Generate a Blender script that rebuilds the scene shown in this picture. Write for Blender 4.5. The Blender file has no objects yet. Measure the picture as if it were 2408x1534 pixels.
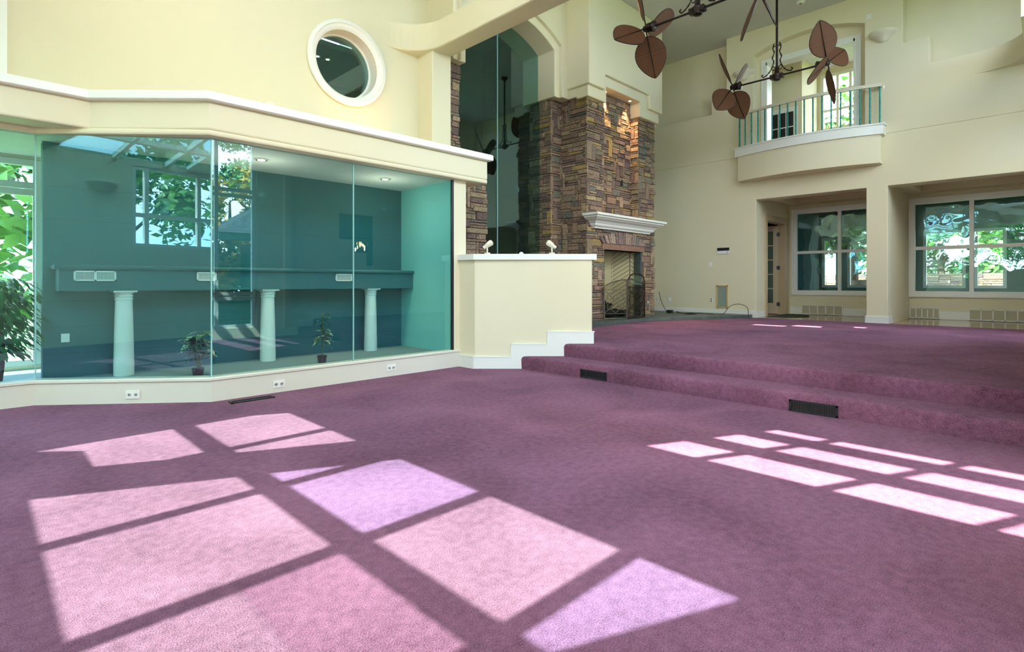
import bpy, math, random
from mathutils import Vector, Matrix
R = math.radians
S2 = math.sqrt(2)
scn = bpy.context.scene
COL = scn.collection
# ------------------------------------------------------------------ camera
CZ = 1.2; F = 1266.0; CX = 1204.0; CY = 665.0
cd = bpy.data.cameras.new('camera'); cam = bpy.data.objects.new('camera', cd); COL.objects.link(cam)
cam.location = (0, 0, CZ); cam.rotation_euler = (R(90), 0, R(-45))
cd.sensor_width = 36; cd.lens = 36*F/2408; cd.shift_y = -(767-CY)/2408; cd.clip_start = .02; cd.clip_end = 300
scn.camera = cam
# ------------------------------------------------------------------ world
w = bpy.data.worlds.new('sky'); scn.world = w; w.use_nodes = True
nt = w.node_tree; nt.nodes.clear()
out = nt.nodes.new('ShaderNodeOutputWorld'); bg = nt.nodes.new('ShaderNodeBackground')
tc = nt.nodes.new('ShaderNodeTexCoord'); nz = nt.nodes.new('ShaderNodeTexNoise'); cr = nt.nodes.new('ShaderNodeValToRGB')
nz.inputs['Scale'].default_value = 2.6; nz.inputs['Detail'].default_value = 5
cr.color_ramp.elements[0].position = .42; cr.color_ramp.elements[0].color = (.42, .62, .95, 1)
cr.color_ramp.elements[1].position = .6; cr.color_ramp.elements[1].color = (1, 1, 1, 1)
nt.links.new(tc.outputs['Generated'], nz.inputs['Vector']); nt.links.new(nz.outputs['Fac'], cr.inputs['Fac'])
nt.links.new(cr.outputs['Color'], bg.inputs['Color']); bg.inputs['Strength'].default_value = 10.0
nt.links.new(bg.outputs[0], out.inputs['Surface'])
# ------------------------------------------------------------------ sun (travels along +x, down)
TAN = 1.43; AZ = .47
sd = bpy.data.lights.new('sun', 'SUN'); sun = bpy.data.objects.new('sun', sd); COL.objects.link(sun)
sd.energy = 27; sd.angle = R(.35); sd.color = (1, .95, .87)
sun.rotation_euler = Vector((-1, AZ, TAN)).to_track_quat('Z', 'Y').to_euler(); sun.location = (-6, 2, 12)
def portal(loc, dr, sx, sy):
    l = bpy.data.lights.new('daylight_portal', 'AREA'); l.shape = 'RECTANGLE'; l.size = sx; l.size_y = sy
    l.cycles.is_portal = True
    o = bpy.data.objects.new('daylight_portal', l); COL.objects.link(o); o.location = loc
    o.rotation_euler = Vector(dr).to_track_quat('-Z', 'Y').to_euler()
portal((-5.45, 3.4, 2.6), (1, 0, 0), 7.2, 3.4)      # west windows (turned below)
portal((-2.8, 3.4, 4.75), (.29, 0, -.96), 6.0, 7.6)  # glass roof
portal((.0, 3.4, 6.2), (1, 0, 0), 7.4, 2.0)        # clerestory
portal((6.5, -.7, 5.7), (0, 1, 0), 12.4, 2.4)       # added upper south windows
portal((1.45, -.7, 1.75), (0, 1, 0), 1.3, 2.9)
portal((11.5, -.7, 2.7), (0, 1, 0), 2.7, 3.2)
vs = scn.view_settings; vs.view_transform = 'Standard'; vs.look = 'None'; vs.gamma = 1; vs.exposure = .6; vs.use_curve_mapping = False
cy = scn.cycles
cy.use_denoising = True; cy.max_bounces = 8; cy.diffuse_bounces = 5; cy.glossy_bounces = 4; cy.transmission_bounces = 6
cy.transparent_max_bounces = 24; cy.caustics_reflective = False; cy.caustics_refractive = False; cy.sample_clamp_indirect = 8; cy.sample_clamp_direct = 0

# ------------------------------------------------------------------ materials
def newmat(name):
    m = bpy.data.materials.new(name); m.use_nodes = True; n = m.node_tree
    return m, n, n.nodes['Principled BSDF']
def add(n, t, **kw):
    x = n.nodes.new(t)
    for k, v in kw.items():
        if hasattr(x, k): setattr(x, k, v)
        else: x.inputs[k.replace('_', ' ')].default_value = v
    return x
def mat(name, col, rough=.6, metal=0, bump=0, bscale=60, var=0, vscale=3, coat=0, spec=.5):
    m, n, b = newmat(name)
    b.inputs['Base Color'].default_value = (*col, 1); b.inputs['Roughness'].default_value = rough; b.inputs['Metallic'].default_value = metal
    b.inputs['Coat Weight'].default_value = coat; b.inputs['Specular IOR Level'].default_value = spec
    g = add(n, 'ShaderNodeNewGeometry')
    if var:
        t = add(n, 'ShaderNodeTexNoise', Scale=vscale, Detail=3.0); n.links.new(g.outputs['Position'], t.inputs['Vector'])
        r = add(n, 'ShaderNodeValToRGB'); n.links.new(t.outputs['Fac'], r.inputs['Fac'])
        r.color_ramp.elements[0].position = .3; r.color_ramp.elements[1].position = .7
        r.color_ramp.elements[0].color = (*[c*(1-var) for c in col], 1); r.color_ramp.elements[1].color = (*[min(1, c*(1+var)) for c in col], 1)
        n.links.new(r.outputs['Color'], b.inputs['Base Color'])
    if bump:
        t = add(n, 'ShaderNodeTexNoise', Scale=bscale, Detail=2.0); n.links.new(g.outputs['Position'], t.inputs['Vector'])
        bp = add(n, 'ShaderNodeBump', Strength=bump, Distance=.01); n.links.new(t.outputs['Fac'], bp.inputs['Height']); n.links.new(bp.outputs['Normal'], b.inputs['Normal'])
    return m
def glass(name, tint, f0=.045, wav=0, rough=0.0):
    m = bpy.data.materials.new(name); m.use_nodes = True; n = m.node_tree; n.nodes.clear()
    o = add(n, 'ShaderNodeOutputMaterial'); mx = add(n, 'ShaderNodeMixShader'); tr = add(n, 'ShaderNodeBsdfTransparent'); gl = add(n, 'ShaderNodeBsdfGlossy')
    tr.inputs['Color'].default_value = (*tint, 1); gl.inputs['Roughness'].default_value = rough; gl.inputs['Color'].default_value = (.62, .9, 1, 1)
    lw = add(n, 'ShaderNodeLayerWeight'); lw.inputs['Blend'].default_value = .5
    p = add(n, 'ShaderNodeMath', operation='POWER'); p.inputs[1].default_value = 5
    q = add(n, 'ShaderNodeMath', operation='MULTIPLY_ADD'); q.inputs[1].default_value = 1-f0; q.inputs[2].default_value = f0; q.use_clamp = True
    n.links.new(lw.outputs['Facing'], p.inputs[0]); n.links.new(p.outputs[0], q.inputs[0]); n.links.new(q.outputs[0], mx.inputs[0])
    n.links.new(tr.outputs[0], mx.inputs[1]); n.links.new(gl.outputs[0], mx.inputs[2]); n.links.new(mx.outputs[0], o.inputs['Surface'])
    if wav:
        g = add(n, 'ShaderNodeNewGeometry'); t = add(n, 'ShaderNodeTexNoise', Scale=2.3, Detail=1.0); n.links.new(g.outputs['Position'], t.inputs['Vector'])
        bp = add(n, 'ShaderNodeBump', Strength=1.0, Distance=wav); n.links.new(t.outputs['Fac'], bp.inputs['Height']); n.links.new(bp.outputs['Normal'], gl.inputs['Normal'])
    return m
def emit(name, col, s):
    m = bpy.data.materials.new(name); m.use_nodes = True; n = m.node_tree; n.nodes.clear()
    o = add(n, 'ShaderNodeOutputMaterial'); e = add(n, 'ShaderNodeEmission', Strength=s); e.inputs['Color'].default_value = (*col, 1)
    n.links.new(e.outputs[0], o.inputs['Surface']); return m
M = {}
M['plaster'] = mat('cream_plaster', (.76, .69, .49), .75, bump=.05, bscale=90)
M['white'] = mat('white_trim', (.82, .82, .76), .35)
M['grey_ceiling'] = mat('ceiling_paint', (.62, .63, .60), .85, bump=.15, bscale=25)
M['nook_ceiling'] = mat('stucco_white', (.80, .80, .74), .8, bump=.3, bscale=60)
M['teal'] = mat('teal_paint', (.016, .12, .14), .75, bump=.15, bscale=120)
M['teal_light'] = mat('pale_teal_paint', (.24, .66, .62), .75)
M['metal_dark'] = mat('oiled_bronze', (.035, .022, .02), .35, .7)
M['black'] = mat('black_metal', (.02, .02, .022), .4, .3)
M['cable'] = mat('black_rubber', (.01, .01, .01), .5)
M['slate'] = mat('slate', (.075, .095, .085), .45, bump=.4, bscale=14, var=.3, vscale=5)
M['verdigris'] = mat('verdigris', (.02, .25, .2), .5, .3, var=.35, vscale=14)
M['beige_spot'] = mat('cream_enamel', (.75, .7, .55), .4)
M['dark_room'] = mat('dark_wall', (.05, .055, .05), .9)  # dark albedo carries the dimness of the rooms beyond
M['dark_teal'] = mat('dim_teal_wall', (.03, .10, .10), .9)  # porch dimness put into the teal; score lines share it
M['tan_frame'] = mat('oak_frame', (.62, .42, .18), .5)
M['mesh_grey'] = mat('speaker_cloth', (.26, .32, .26), .8)
M['grille'] = mat('tan_register', (.46, .41, .28), .5)
M['log'] = mat('charred_log', (.02, .018, .016), .9, bump=1, bscale=20)
M['bark'] = mat('bark', (.10, .07, .045), .9, bump=.6, bscale=25)
M['pot'] = mat('brown_pot', (.09, .04, .04), .4)
M['pale_stone'] = mat('pale_stone', (.55, .5, .45), .8, var=.2)
M['mat'] = mat('door_mat', (.03, .045, .025), .95)
M['roof_tile'] = mat('grey_shingle', (.07, .075, .08), .8, bump=.8, bscale=12, var=.3, vscale=8, spec=0)
M['dark_eave'] = mat('dark_eave', (.03, .06, .05), .4)
M['glass_teal'] = glass('teal_tinted_glass', (.80, .94, .945), .065)
M['glass_tall'] = glass('dark_tinted_glass', (.74, .88, .87), .12)
M['glass_clear'] = glass('clear_glass', (.96, .985, .98), .04)
M['glass_wavy'] = glass('wavy_glass', (.80, .90, .90), .11, wav=.01)
M['glass_warm'] = glass('warm_coated_glass', (.60, .73, .70), .03)
M['glass_violet'] = glass('violet_coated_glass', (.57, .71, .80), .03)
M['glass_magenta'] = glass('rose_coated_glass', (.54, .60, .61), .03)
M['lamp'] = emit('lamp_filament', (1, .75, .45), 25)
M['spark'] = emit('chandelier_bulb', (1, .6, .25), 60)
M['crystal'] = glass('crystal', (1, .9, .75), .2)

def leafmat(name, a, b):
    m, n, bs = newmat(name)
    oi = add(n, 'ShaderNodeNewGeometry'); t = add(n, 'ShaderNodeTexNoise', Scale=1.1, Detail=4.0); n.links.new(oi.outputs['Position'], t.inputs['Vector'])
    r = add(n, 'ShaderNodeValToRGB'); r.color_ramp.elements[0].position = .38; r.color_ramp.elements[1].position = .62
    r.color_ramp.elements[0].color = (*a, 1); r.color_ramp.elements[1].color = (*b, 1)
    n.links.new(t.outputs['Fac'], r.inputs['Fac']); n.links.new(r.outputs['Color'], bs.inputs['Base Color'])
    bs.inputs['Roughness'].default_value = .45
    return m
M['leaf'] = leafmat('tree_leaf', (.035, .15, .02), (.16, .36, .05))
M['leaf_autumn'] = leafmat('turning_leaf', (.08, .24, .03), (.75, .38, .03))
M['leaf_ficus'] = leafmat('ficus_leaf', (.01, .10, .02), (.03, .26, .06))
# variegated house plant leaf
m, n, b = newmat('variegated_leaf'); g = add(n, 'ShaderNodeNewGeometry'); t = add(n, 'ShaderNodeTexNoise', Scale=45.0, Detail=2.0); n.links.new(g.outputs['Position'], t.inputs['Vector'])
r = add(n, 'ShaderNodeValToRGB'); r.color_ramp.elements[0].position = .5; r.color_ramp.elements[1].position = .58
r.color_ramp.elements[0].color = (.02, .10, .04, 1); r.color_ramp.elements[1].color = (.45, .62, .42, 1)
n.links.new(t.outputs['Fac'], r.inputs['Fac']); n.links.new(r.outputs['Color'], b.inputs['Base Color']); b.inputs['Roughness'].default_value = .35; M['leaf_var'] = m
# carpet
m, n, b = newmat('plum_carpet'); g = add(n, 'ShaderNodeNewGeometry')
t1 = add(n, 'ShaderNodeTexNoise', Scale=1.1, Detail=4.0, Distortion=.6); t2 = add(n, 'ShaderNodeTexNoise', Scale=170.0, Detail=3.0); t3 = add(n, 'ShaderNodeTexNoise', Scale=22.0, Detail=4.0)
for t in (t1, t2, t3): n.links.new(g.outputs['Position'], t.inputs['Vector'])
m1 = add(n, 'ShaderNodeMath', operation='MULTIPLY_ADD'); m1.inputs[1].default_value = .30; n.links.new(t1.outputs['Fac'], m1.inputs[0])
m2 = add(n, 'ShaderNodeMath', operation='MULTIPLY'); m2.inputs[1].default_value = .48; n.links.new(t2.outputs['Fac'], m2.inputs[0]); n.links.new(m2.outputs[0], m1.inputs[2])
m3 = add(n, 'ShaderNodeMath', operation='MULTIPLY_ADD'); m3.inputs[1].default_value = .22; n.links.new(t3.outputs['Fac'], m3.inputs[0]); n.links.new(m1.outputs[0], m3.inputs[2])
r = add(n, 'ShaderNodeValToRGB'); r.color_ramp.elements[0].position = .33; r.color_ramp.elements[1].position = .67
r.color_ramp.elements[0].color = (.055, .014, .026, 1); r.color_ramp.elements[1].color = (.36, .150, .232, 1)
n.links.new(m3.outputs[0], r.inputs['Fac']); n.links.new(r.outputs['Color'], b.inputs['Base Color'])
b.inputs['Roughness'].default_value = 1; b.inputs['Specular IOR Level'].default_value = .1; b.inputs['Sheen Weight'].default_value = .15; b.inputs['Sheen Roughness'].default_value = .5; b.inputs['Sheen Tint'].default_value = (.75, .5, .75, 1)
bp = add(n, 'ShaderNodeBump', Strength=.8, Distance=.012); n.links.new(t2.outputs['Fac'], bp.inputs['Height']); n.links.new(bp.outputs['Normal'], b.inputs['Normal']); M['carpet'] = m
# stone (each stone's own colour comes from a face attribute)
m, n, b = newmat('ledge_stone'); at_ = add(n, 'ShaderNodeAttribute', attribute_name='stone'); g = add(n, 'ShaderNodeNewGeometry')
t = add(n, 'ShaderNodeTexNoise', Scale=26.0, Detail=6.0); n.links.new(g.outputs['Position'], t.inputs['Vector'])
t4 = add(n, 'ShaderNodeTexNoise', Scale=7.0, Detail=3.0); n.links.new(g.outputs['Position'], t4.inputs['Vector'])
r = add(n, 'ShaderNodeMapRange'); r.inputs[1].default_value = .3; r.inputs[2].default_value = .7; r.inputs[3].default_value = .62; r.inputs[4].default_value = 1.3
n.links.new(t.outputs['Fac'], r.inputs[0])
mx = add(n, 'ShaderNodeVectorMath', operation='SCALE'); n.links.new(at_.outputs['Color'], mx.inputs[0]); n.links.new(r.outputs[0], mx.inputs['Scale'])
n.links.new(mx.outputs[0], b.inputs['Base Color']); b.inputs['Roughness'].default_value = .8
sm = add(n, 'ShaderNodeMath', operation='ADD'); n.links.new(t.outputs['Fac'], sm.inputs[0]); n.links.new(t4.outputs['Fac'], sm.inputs[1])
bp = add(n, 'ShaderNodeBump', Strength=.9, Distance=.03); n.links.new(sm.outputs[0], bp.inputs['Height']); n.links.new(bp.outputs['Normal'], b.inputs['Normal']); M['stone'] = m
M['mortar'] = mat('dark_mortar', (.06, .045, .035), .95)
# wicker
m, n, b = newmat('woven_wicker'); tcn = add(n, 'ShaderNodeTexCoord')
mp = add(n, 'ShaderNodeMapping'); mp.inputs['Rotation'].default_value = (0, R(45), 0); n.links.new(tcn.outputs['Object'], mp.inputs['Vector'])
ck = add(n, 'ShaderNodeTexChecker', Scale=55.0); n.links.new(mp.outputs[0], ck.inputs['Vector'])
ck.inputs['Color1'].default_value = (.17, .055, .014, 1); ck.inputs['Color2'].default_value = (.065, .02, .006, 1)
n.links.new(ck.outputs['Color'], b.inputs['Base Color']); b.inputs['Roughness'].default_value = .7
bp = add(n, 'ShaderNodeBump', Strength=.6, Distance=.004); n.links.new(ck.outputs['Fac'], bp.inputs['Height']); n.links.new(bp.outputs['Normal'], b.inputs['Normal']); M['wicker'] = m
# wood floor
m, n, b = newmat('maple_planks'); g = add(n, 'ShaderNodeNewGeometry'); mp = add(n, 'ShaderNodeMapping'); mp.inputs['Rotation'].default_value = (0, 0, R(90)); n.links.new(g.outputs['Position'], mp.inputs['Vector'])
br = add(n, 'ShaderNodeTexBrick', Scale=1.0); n.links.new(mp.outputs[0], br.inputs['Vector'])
br.inputs['Color1'].default_value = (.50, .34, .2, 1); br.inputs['Color2'].default_value = (.38, .25, .14, 1); br.inputs['Mortar'].default_value = (.15, .09, .05, 1)
br.inputs['Mortar Size'].default_value = .003; br.inputs['Brick Width'].default_value = 1.4; br.inputs['Row Height'].default_value = .08
n.links.new(br.outputs['Color'], b.inputs['Base Color']); b.inputs['Roughness'].default_value = .12; M['wood'] = m
# herringbone firebrick: colour bands with zigzag joints
m, n, b = newmat('herringbone_brick'); g = add(n, 'ShaderNodeNewGeometry'); sx = add(n, 'ShaderNodeSeparateXYZ'); n.links.new(g.outputs['Position'], sx.inputs[0])
def mth(op, a, bb=None, c=None):
    x = n.nodes.new('ShaderNodeMath'); x.operation = op
    for i, v in enumerate((a, bb, c)):
        if v is None: continue
        if isinstance(v, (int, float)): x.inputs[i].default_value = v
        else: n.links.new(v, x.inputs[i])
    return x.outputs[0]
uu = mth('MULTIPLY', sx.outputs['X'], 1.1)
pp = mth('PINGPONG', uu, .30)
zz = mth('ADD', sx.outputs['Z'], pp)
fr = mth('FRACT', mth('DIVIDE', zz, .10))
j1 = mth('GREATER_THAN', fr, .14)
pf = mth('GREATER_THAN', mth('MINIMUM', pp, mth('SUBTRACT', .30, pp)), .006)
jj = mth('MULTIPLY', j1, pf)
mx = add(n, 'ShaderNodeMix', data_type='RGBA'); n.links.new(jj, mx.inputs['Factor'])
mx.inputs['A'].default_value = (.10, .085, .05, 1); mx.inputs['B'].default_value = (.50, .43, .24, 1); n.links.new(mx.outputs['Result'], b.inputs['Base Color']); b.inputs['Roughness'].default_value = .85
M['herring'] = m
# ground outside
M['ground'] = mat('lawn', (.10, .2, .05), .95, var=.4, vscale=2)
# door wood, door mesh
M['maple'] = mat('maple_door', (.60, .46, .28), .4)
M['screen_mesh'] = glass('wire_mesh', (.84, .84, .82), .0)

# ------------------------------------------------------------------ mesh helpers
class MB:
    def __init__(s): s.v = []; s.f = []; s.c = []
    def addf(s, vs, fs, col=None):
        o = len(s.v); s.v += [Vector(p) for p in vs]
        for f in fs: s.f.append(tuple(i+o for i in f)); s.c.append(col)
        return s
    def box(s, x0, x1, y0, y1, z0, z1, col=None):
        v = [(x0,y0,z0),(x1,y0,z0),(x1,y1,z0),(x0,y1,z0),(x0,y0,z1),(x1,y0,z1),(x1,y1,z1),(x0,y1,z1)]
        return s.addf(v, [(0,3,2,1),(4,5,6,7),(0,1,5,4),(1,2,6,5),(2,3,7,6),(3,0,4,7)], col)
    def obox(s, c, ax, ay, az, hx, hy, hz):
        c = Vector(c); ax, ay, az = Vector(ax).normalized()*hx, Vector(ay).normalized()*hy, Vector(az).normalized()*hz
        v = [c+ax*i+ay*j+az*k for k in (-1, 1) for i, j in ((-1,-1),(1,-1),(1,1),(-1,1))]
        return s.addf(v, [(0,3,2,1),(4,5,6,7),(0,1,5,4),(1,2,6,5),(2,3,7,6),(3,0,4,7)])
    def prism_z(s, poly, z0, z1):
        n = len(poly); v = [(x, y, z0) for x, y in poly]+[(x, y, z1) for x, y in poly]
        return s.addf(v, [tuple(range(n-1, -1, -1)), tuple(range(n, 2*n))]+[(i, (i+1) % n, n+(i+1) % n, n+i) for i in range(n)])
    def prism_y(s, poly, y0, y1):     # poly in (x,z)
        n = len(poly); v = [(x, y0, z) for x, z in poly]+[(x, y1, z) for x, z in poly]
        return s.addf(v, [tuple(range(n)), tuple(range(2*n-1, n-1, -1))]+[(i, n+i, n+(i+1) % n, (i+1) % n) for i in range(n)])
    def prism_x(s, poly, x0, x1):     # poly in (y,z)
        n = len(poly); v = [(x0, y, z) for y, z in poly]+[(x1, y, z) for y, z in poly]
        return s.addf(v, [tuple(range(n-1, -1, -1)), tuple(range(n, 2*n))]+[(i, (i+1) % n, n+(i+1) % n, n+i) for i in range(n)])
    def sweep(s, path, prof, closed=False):   # plan path, profile (offset to the LEFT of travel, z)
        n = len(path); k = len(prof); P = [Vector(p) for p in path]; rows = []
        for i in range(n):
            if closed: a, b = P[i]-P[i-1], P[(i+1) % n]-P[i]
            else:
                a = P[i]-P[i-1] if i else P[1]-P[0]; b = P[i+1]-P[i] if i < n-1 else P[-1]-P[-2]
            a = a.normalized(); b = b.normalized(); na = Vector((-a.y, a.x)); nb = Vector((-b.y, b.x))
            m_ = (na+nb).normalized(); m_ = m_/max(.3, m_.dot(na))
            rows.append([(P[i].x+m_.x*d, P[i].y+m_.y*d, z) for d, z in prof])
        v = [p for r_ in rows for p in r_]; fs = []
        for i in range(n if closed else n-1):
            j = (i+1) % n
            for q in range(k): fs.append((i*k+q, j*k+q, j*k+(q+1) % k, i*k+(q+1) % k))
        if not closed: fs += [tuple(range(k-1, -1, -1)), tuple((n-1)*k+q for q in range(k))]
        return s.addf(v, fs)
    def tube(s, pts, r, n=6, cap=True):
        P = [Vector(p) for p in pts]; rs = r if isinstance(r, (list, tuple)) else [r]*len(P); up = None; rows = []
        for i, p in enumerate(P):
            t = (P[min(i+1, len(P)-1)]-P[max(i-1, 0)])
            t = t.normalized() if t.length > 1e-9 else Vector((0, 0, 1))
            if up is None: up = t.orthogonal().normalized()
            up = (up-t*up.dot(t)); up = up.normalized() if up.length > 1e-6 else t.orthogonal().normalized()
            sd_ = t.cross(up)
            rows += [p+(up*math.cos(2*math.pi*q/n)+sd_*math.sin(2*math.pi*q/n))*rs[i] for q in range(n)]
        fs = [(i*n+q, i*n+(q+1) % n, (i+1)*n+(q+1) % n, (i+1)*n+q) for i in range(len(P)-1) for q in range(n)]
        if cap: fs += [tuple(range(n-1, -1, -1)), tuple((len(P)-1)*n+q for q in range(n))]
        return s.addf(rows, fs)
    def lathe(s, prof, c=(0, 0, 0), n=20, axis='z', a0=0, a1=2*math.pi, cap=True):
        full = abs(a1-a0-2*math.pi) < 1e-6; m_ = n if full else n+1; v = []
        for r_, z in prof:
            for q in range(m_):
                a = a0+(a1-a0)*q/n; p = (r_*math.cos(a), r_*math.sin(a), z)
                if axis == 'y': p = (p[0], p[2], p[1])
                if axis == 'x': p = (p[2], p[0], p[1])
                v.append((c[0]+p[0], c[1]+p[1], c[2]+p[2]))
        fs = []
        for i in range(len(prof)-1):
            for q in range(n if full else n): fs.append((i*m_+q, i*m_+(q+1) % m_, (i+1)*m_+(q+1) % m_, (i+1)*m_+q))
        if full and cap:
            if prof[0][0] > 1e-6: fs.append(tuple(range(n-1, -1, -1)))
            if prof[-1][0] > 1e-6: fs.append(tuple((len(prof)-1)*n+q for q in range(n)))
        return s.addf(v, fs)
ORG = {}
def obj(name, mb, m, parent=None, world=False, smooth=False, bevel=0, bseg=2, kind=None):
    off = ORG.get(parent.name, Vector()) if (parent and world) else Vector()
    me = bpy.data.meshes.new(name); me.from_pydata([tuple(p-off) for p in mb.v], [], mb.f)
    if any(c is not None for c in mb.c):
        at = me.color_attributes.new('stone', 'FLOAT_COLOR', 'CORNER'); i = 0
        for f, c in zip(me.polygons, mb.c):
            for l in f.loop_indices: at.data[l].color = (*(c or (.06, .045, .035)), 1)
    import bmesh
    bm = bmesh.new(); bm.from_mesh(me); bmesh.ops.recalc_face_normals(bm, faces=bm.faces[:]); bm.to_mesh(me); bm.free()
    me.materials.append(m)
    if smooth:
        for p in me.polygons: p.use_smooth = True
        try: me.set_sharp_from_angle(angle=R(38))
        except Exception: pass
    o = bpy.data.objects.new(name, me); COL.objects.link(o)
    if parent: o.parent = parent; ORG[o.name] = ORG.get(parent.name, Vector())
    if bevel:
        bv = o.modifiers.new('Bevel', 'BEVEL'); bv.width = bevel; bv.segments = bseg; bv.limit_method = 'ANGLE'; bv.angle_limit = R(50)
    if kind: o['kind'] = kind
    return o
def thing(name, label, cat, loc=(0, 0, 0), rz=0, group=None):
    o = bpy.data.objects.new(name, None); COL.objects.link(o); o.location = loc; o.rotation_euler = (0, 0, rz)
    o['label'] = label; o['category'] = cat; o.empty_display_size = .1
    if group: o['group'] = group
    ORG[o.name] = Vector(loc); return o
def tag(o, label, cat, group=None):
    o['label'] = label; o['category'] = cat
    if group: o['group'] = group
    return o
def struct(name, mb, m, bevel=0, smooth=False):
    o = obj(name, mb, m, bevel=bevel, smooth=smooth); o['kind'] = 'structure'; return o
def dup(root, loc, rz=None, label=None):
    def cp(o, par):
        c = o.copy(); COL.objects.link(c); c.parent = par
        for k in kids[o]: cp(k, c)
        return c
    kids = {o: [c for c in bpy.data.objects if c.parent == o] for o in [root]+list(root.children_recursive)}
    r_ = cp(root, None); r_.location = loc
    if rz is not None: r_.rotation_euler = (0, 0, rz)
    if label: r_['label'] = label
    return r_
def grid_wall(axis, c0, c1, us, zs, empty):
    """wall slab with rectangular holes; empty = list of (u0,u1,z0,z1)"""
    us = sorted(set([round(u, 4) for u in us]+[round(e[i], 4) for e in empty for i in (0, 1)])); zs = sorted(set([round(z, 4) for z in zs]+[round(e[i], 4) for e in empty for i in (2, 3)]))
    mb = MB(); F_ = {}
    for i in range(len(us)-1):
        for j in range(len(zs)-1):
            u, z = (us[i]+us[i+1])/2, (zs[j]+zs[j+1])/2
            F_[i, j] = not any(e[0] < u < e[1] and e[2] < z < e[3] for e in empty)
    def P(u, c, z): return (c, u, z) if axis == 'x' else (u, c, z)
    idx = {}
    def V(i, j, k):
        if (i, j, k) not in idx: idx[i, j, k] = len(mb.v); mb.v.append(Vector(P(us[i], (c0, c1)[k], zs[j])))
        return idx[i, j, k]
    def face(*a): mb.f.append(tuple(a)); mb.c.append(None)
    for (i, j), f in F_.items():
        if not f: continue
        face(V(i,j,0), V(i+1,j,0), V(i+1,j+1,0), V(i,j+1,0)); face(V(i,j,1), V(i,j+1,1), V(i+1,j+1,1), V(i+1,j,1))
        if not F_.get((i-1, j)): face(V(i,j,0), V(i,j+1,0), V(i,j+1,1), V(i,j,1))
        if not F_.get((i+1, j)): face(V(i+1,j,0), V(i+1,j,1), V(i+1,j+1,1), V(i+1,j+1,0))
        if not F_.get((i, j-1)): face(V(i,j,0), V(i,j,1), V(i+1,j,1), V(i+1,j,0))
        if not F_.get((i, j+1)): face(V(i,j+1,0), V(i+1,j+1,0), V(i+1,j+1,1), V(i,j+1,1))
    return mb
def arcpts(cx, cy_, r, a0, a1, n): return [(cx+r*math.cos(R(a0+(a1-a0)*i/n)), cy_+r*math.sin(R(a0+(a1-a0)*i/n))) for i in range(n+1)]
# window in a wall plane: frame bars + one pane mesh
def window(name, axis, c, us, zs, fw=.06, d=.08, gm='glass_clear', fm='white', casing=0, thin=None, inner=-1):
    """us, zs: lists of bar centre lines. c plane centre."""
    def bx(mb, u0, u1, z0, z1, dd, off=0):
        if axis == 'x': mb.box(c-dd/2+off, c+dd/2+off, u0, u1, z0, z1)
        else: mb.box(u0, u1, c-dd/2+off, c+dd/2+off, z0, z1)
    fr = MB(); h = fw/2
    for k, u in enumerate(us):
        hh = h if k in (0, len(us)-1) or thin is None else thin/2
        bx(fr, u-hh, u+hh, zs[0]-h, zs[-1]+h, d)
    for k, z in enumerate(zs):
        hh = h if k in (0, len(zs)-1) or thin is None else thin/2
        bx(fr, us[0]-h, us[-1]+h, z-hh, z+hh, d*.92)
    if casing:
        o = inner*(d/2+.012)
        for (a, b_, e, f) in ((us[0]-h-casing, us[0]-h, zs[0]-h-casing, zs[-1]+h+casing), (us[-1]+h, us[-1]+h+casing, zs[0]-h-casing, zs[-1]+h+casing), (us[0]-h, us[-1]+h, zs[-1]+h, zs[-1]+h+casing), (us[0]-h, us[-1]+h, zs[0]-h-casing, zs[0]-h)):
            bx(fr, a, b_, e, f, .035, o)
    fo = struct(name, fr, M[fm])
    g = MB(); bx(g, us[0], us[-1], zs[0], zs[-1], .008)
    obj('window_glass', g, M[gm], fo)
    return fo

def downlight(loc, r, label, grp, on=True, power=0, fill_power=0):
    t = thing('downlight', label, 'light', loc, group=grp)
    mb = MB(); mb.lathe([(r, -.001), (r, -.012), (r*.8, -.014), (r*.78, .0)], n=28, cap=False); obj('trim_ring', mb, M['white'], t, smooth=True)
    mb = MB(); mb.lathe([(r*.78, -.010), (0, -.008)], n=24); obj('cone', mb, M['metal_dark'], t)
    mb = MB(); mb.lathe([(r*.5, -.0115), (0, -.0125)], n=24); obj('bulb', mb, M['lamp'] if on else M['white'], t)
    if power:
        l = bpy.data.lights.new('downlight_spot', 'SPOT'); l.energy = power; l.color = (1, .62, .3); l.spot_size = R(70); l.spot_blend = .8; l.shadow_soft_size = .03
        o = bpy.data.objects.new('downlight_spot', l); COL.objects.link(o); o.parent = t; o.location = (0, 0, -.03)
    if fill_power:
        l = bpy.data.lights.new('nook_fill_point', 'POINT'); l.energy = fill_power; l.color = (1, .85, .68); l.shadow_soft_size = .03  # point lamp added below the trim to brighten the nook
        o = bpy.data.objects.new('nook_fill_point', l); COL.objects.link(o); o.parent = t; o.location = (0, 0, -.42)
    return t

FL = .35      # upper floor
SW = -.35     # south wall plane
CE = 7.33     # ceiling
# ------------------------------------------------------------------ floors and steps (carpet)
mb = MB(); mb.box(-5.4, 5.42, SW-.1, 7.6, -.12, 0); struct('floor', mb, M['carpet'])
def nose_step(x0, z0, z1, x1):
    pr = [(x0+.012, z0), (x0, z0+.02), (x0-.004, z1-.05), (x0+.003, z1-.02), (x0+.02, z1-.004), (x0+.045, z1), (x1, z1), (x1, z0)]
    return pr
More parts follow.
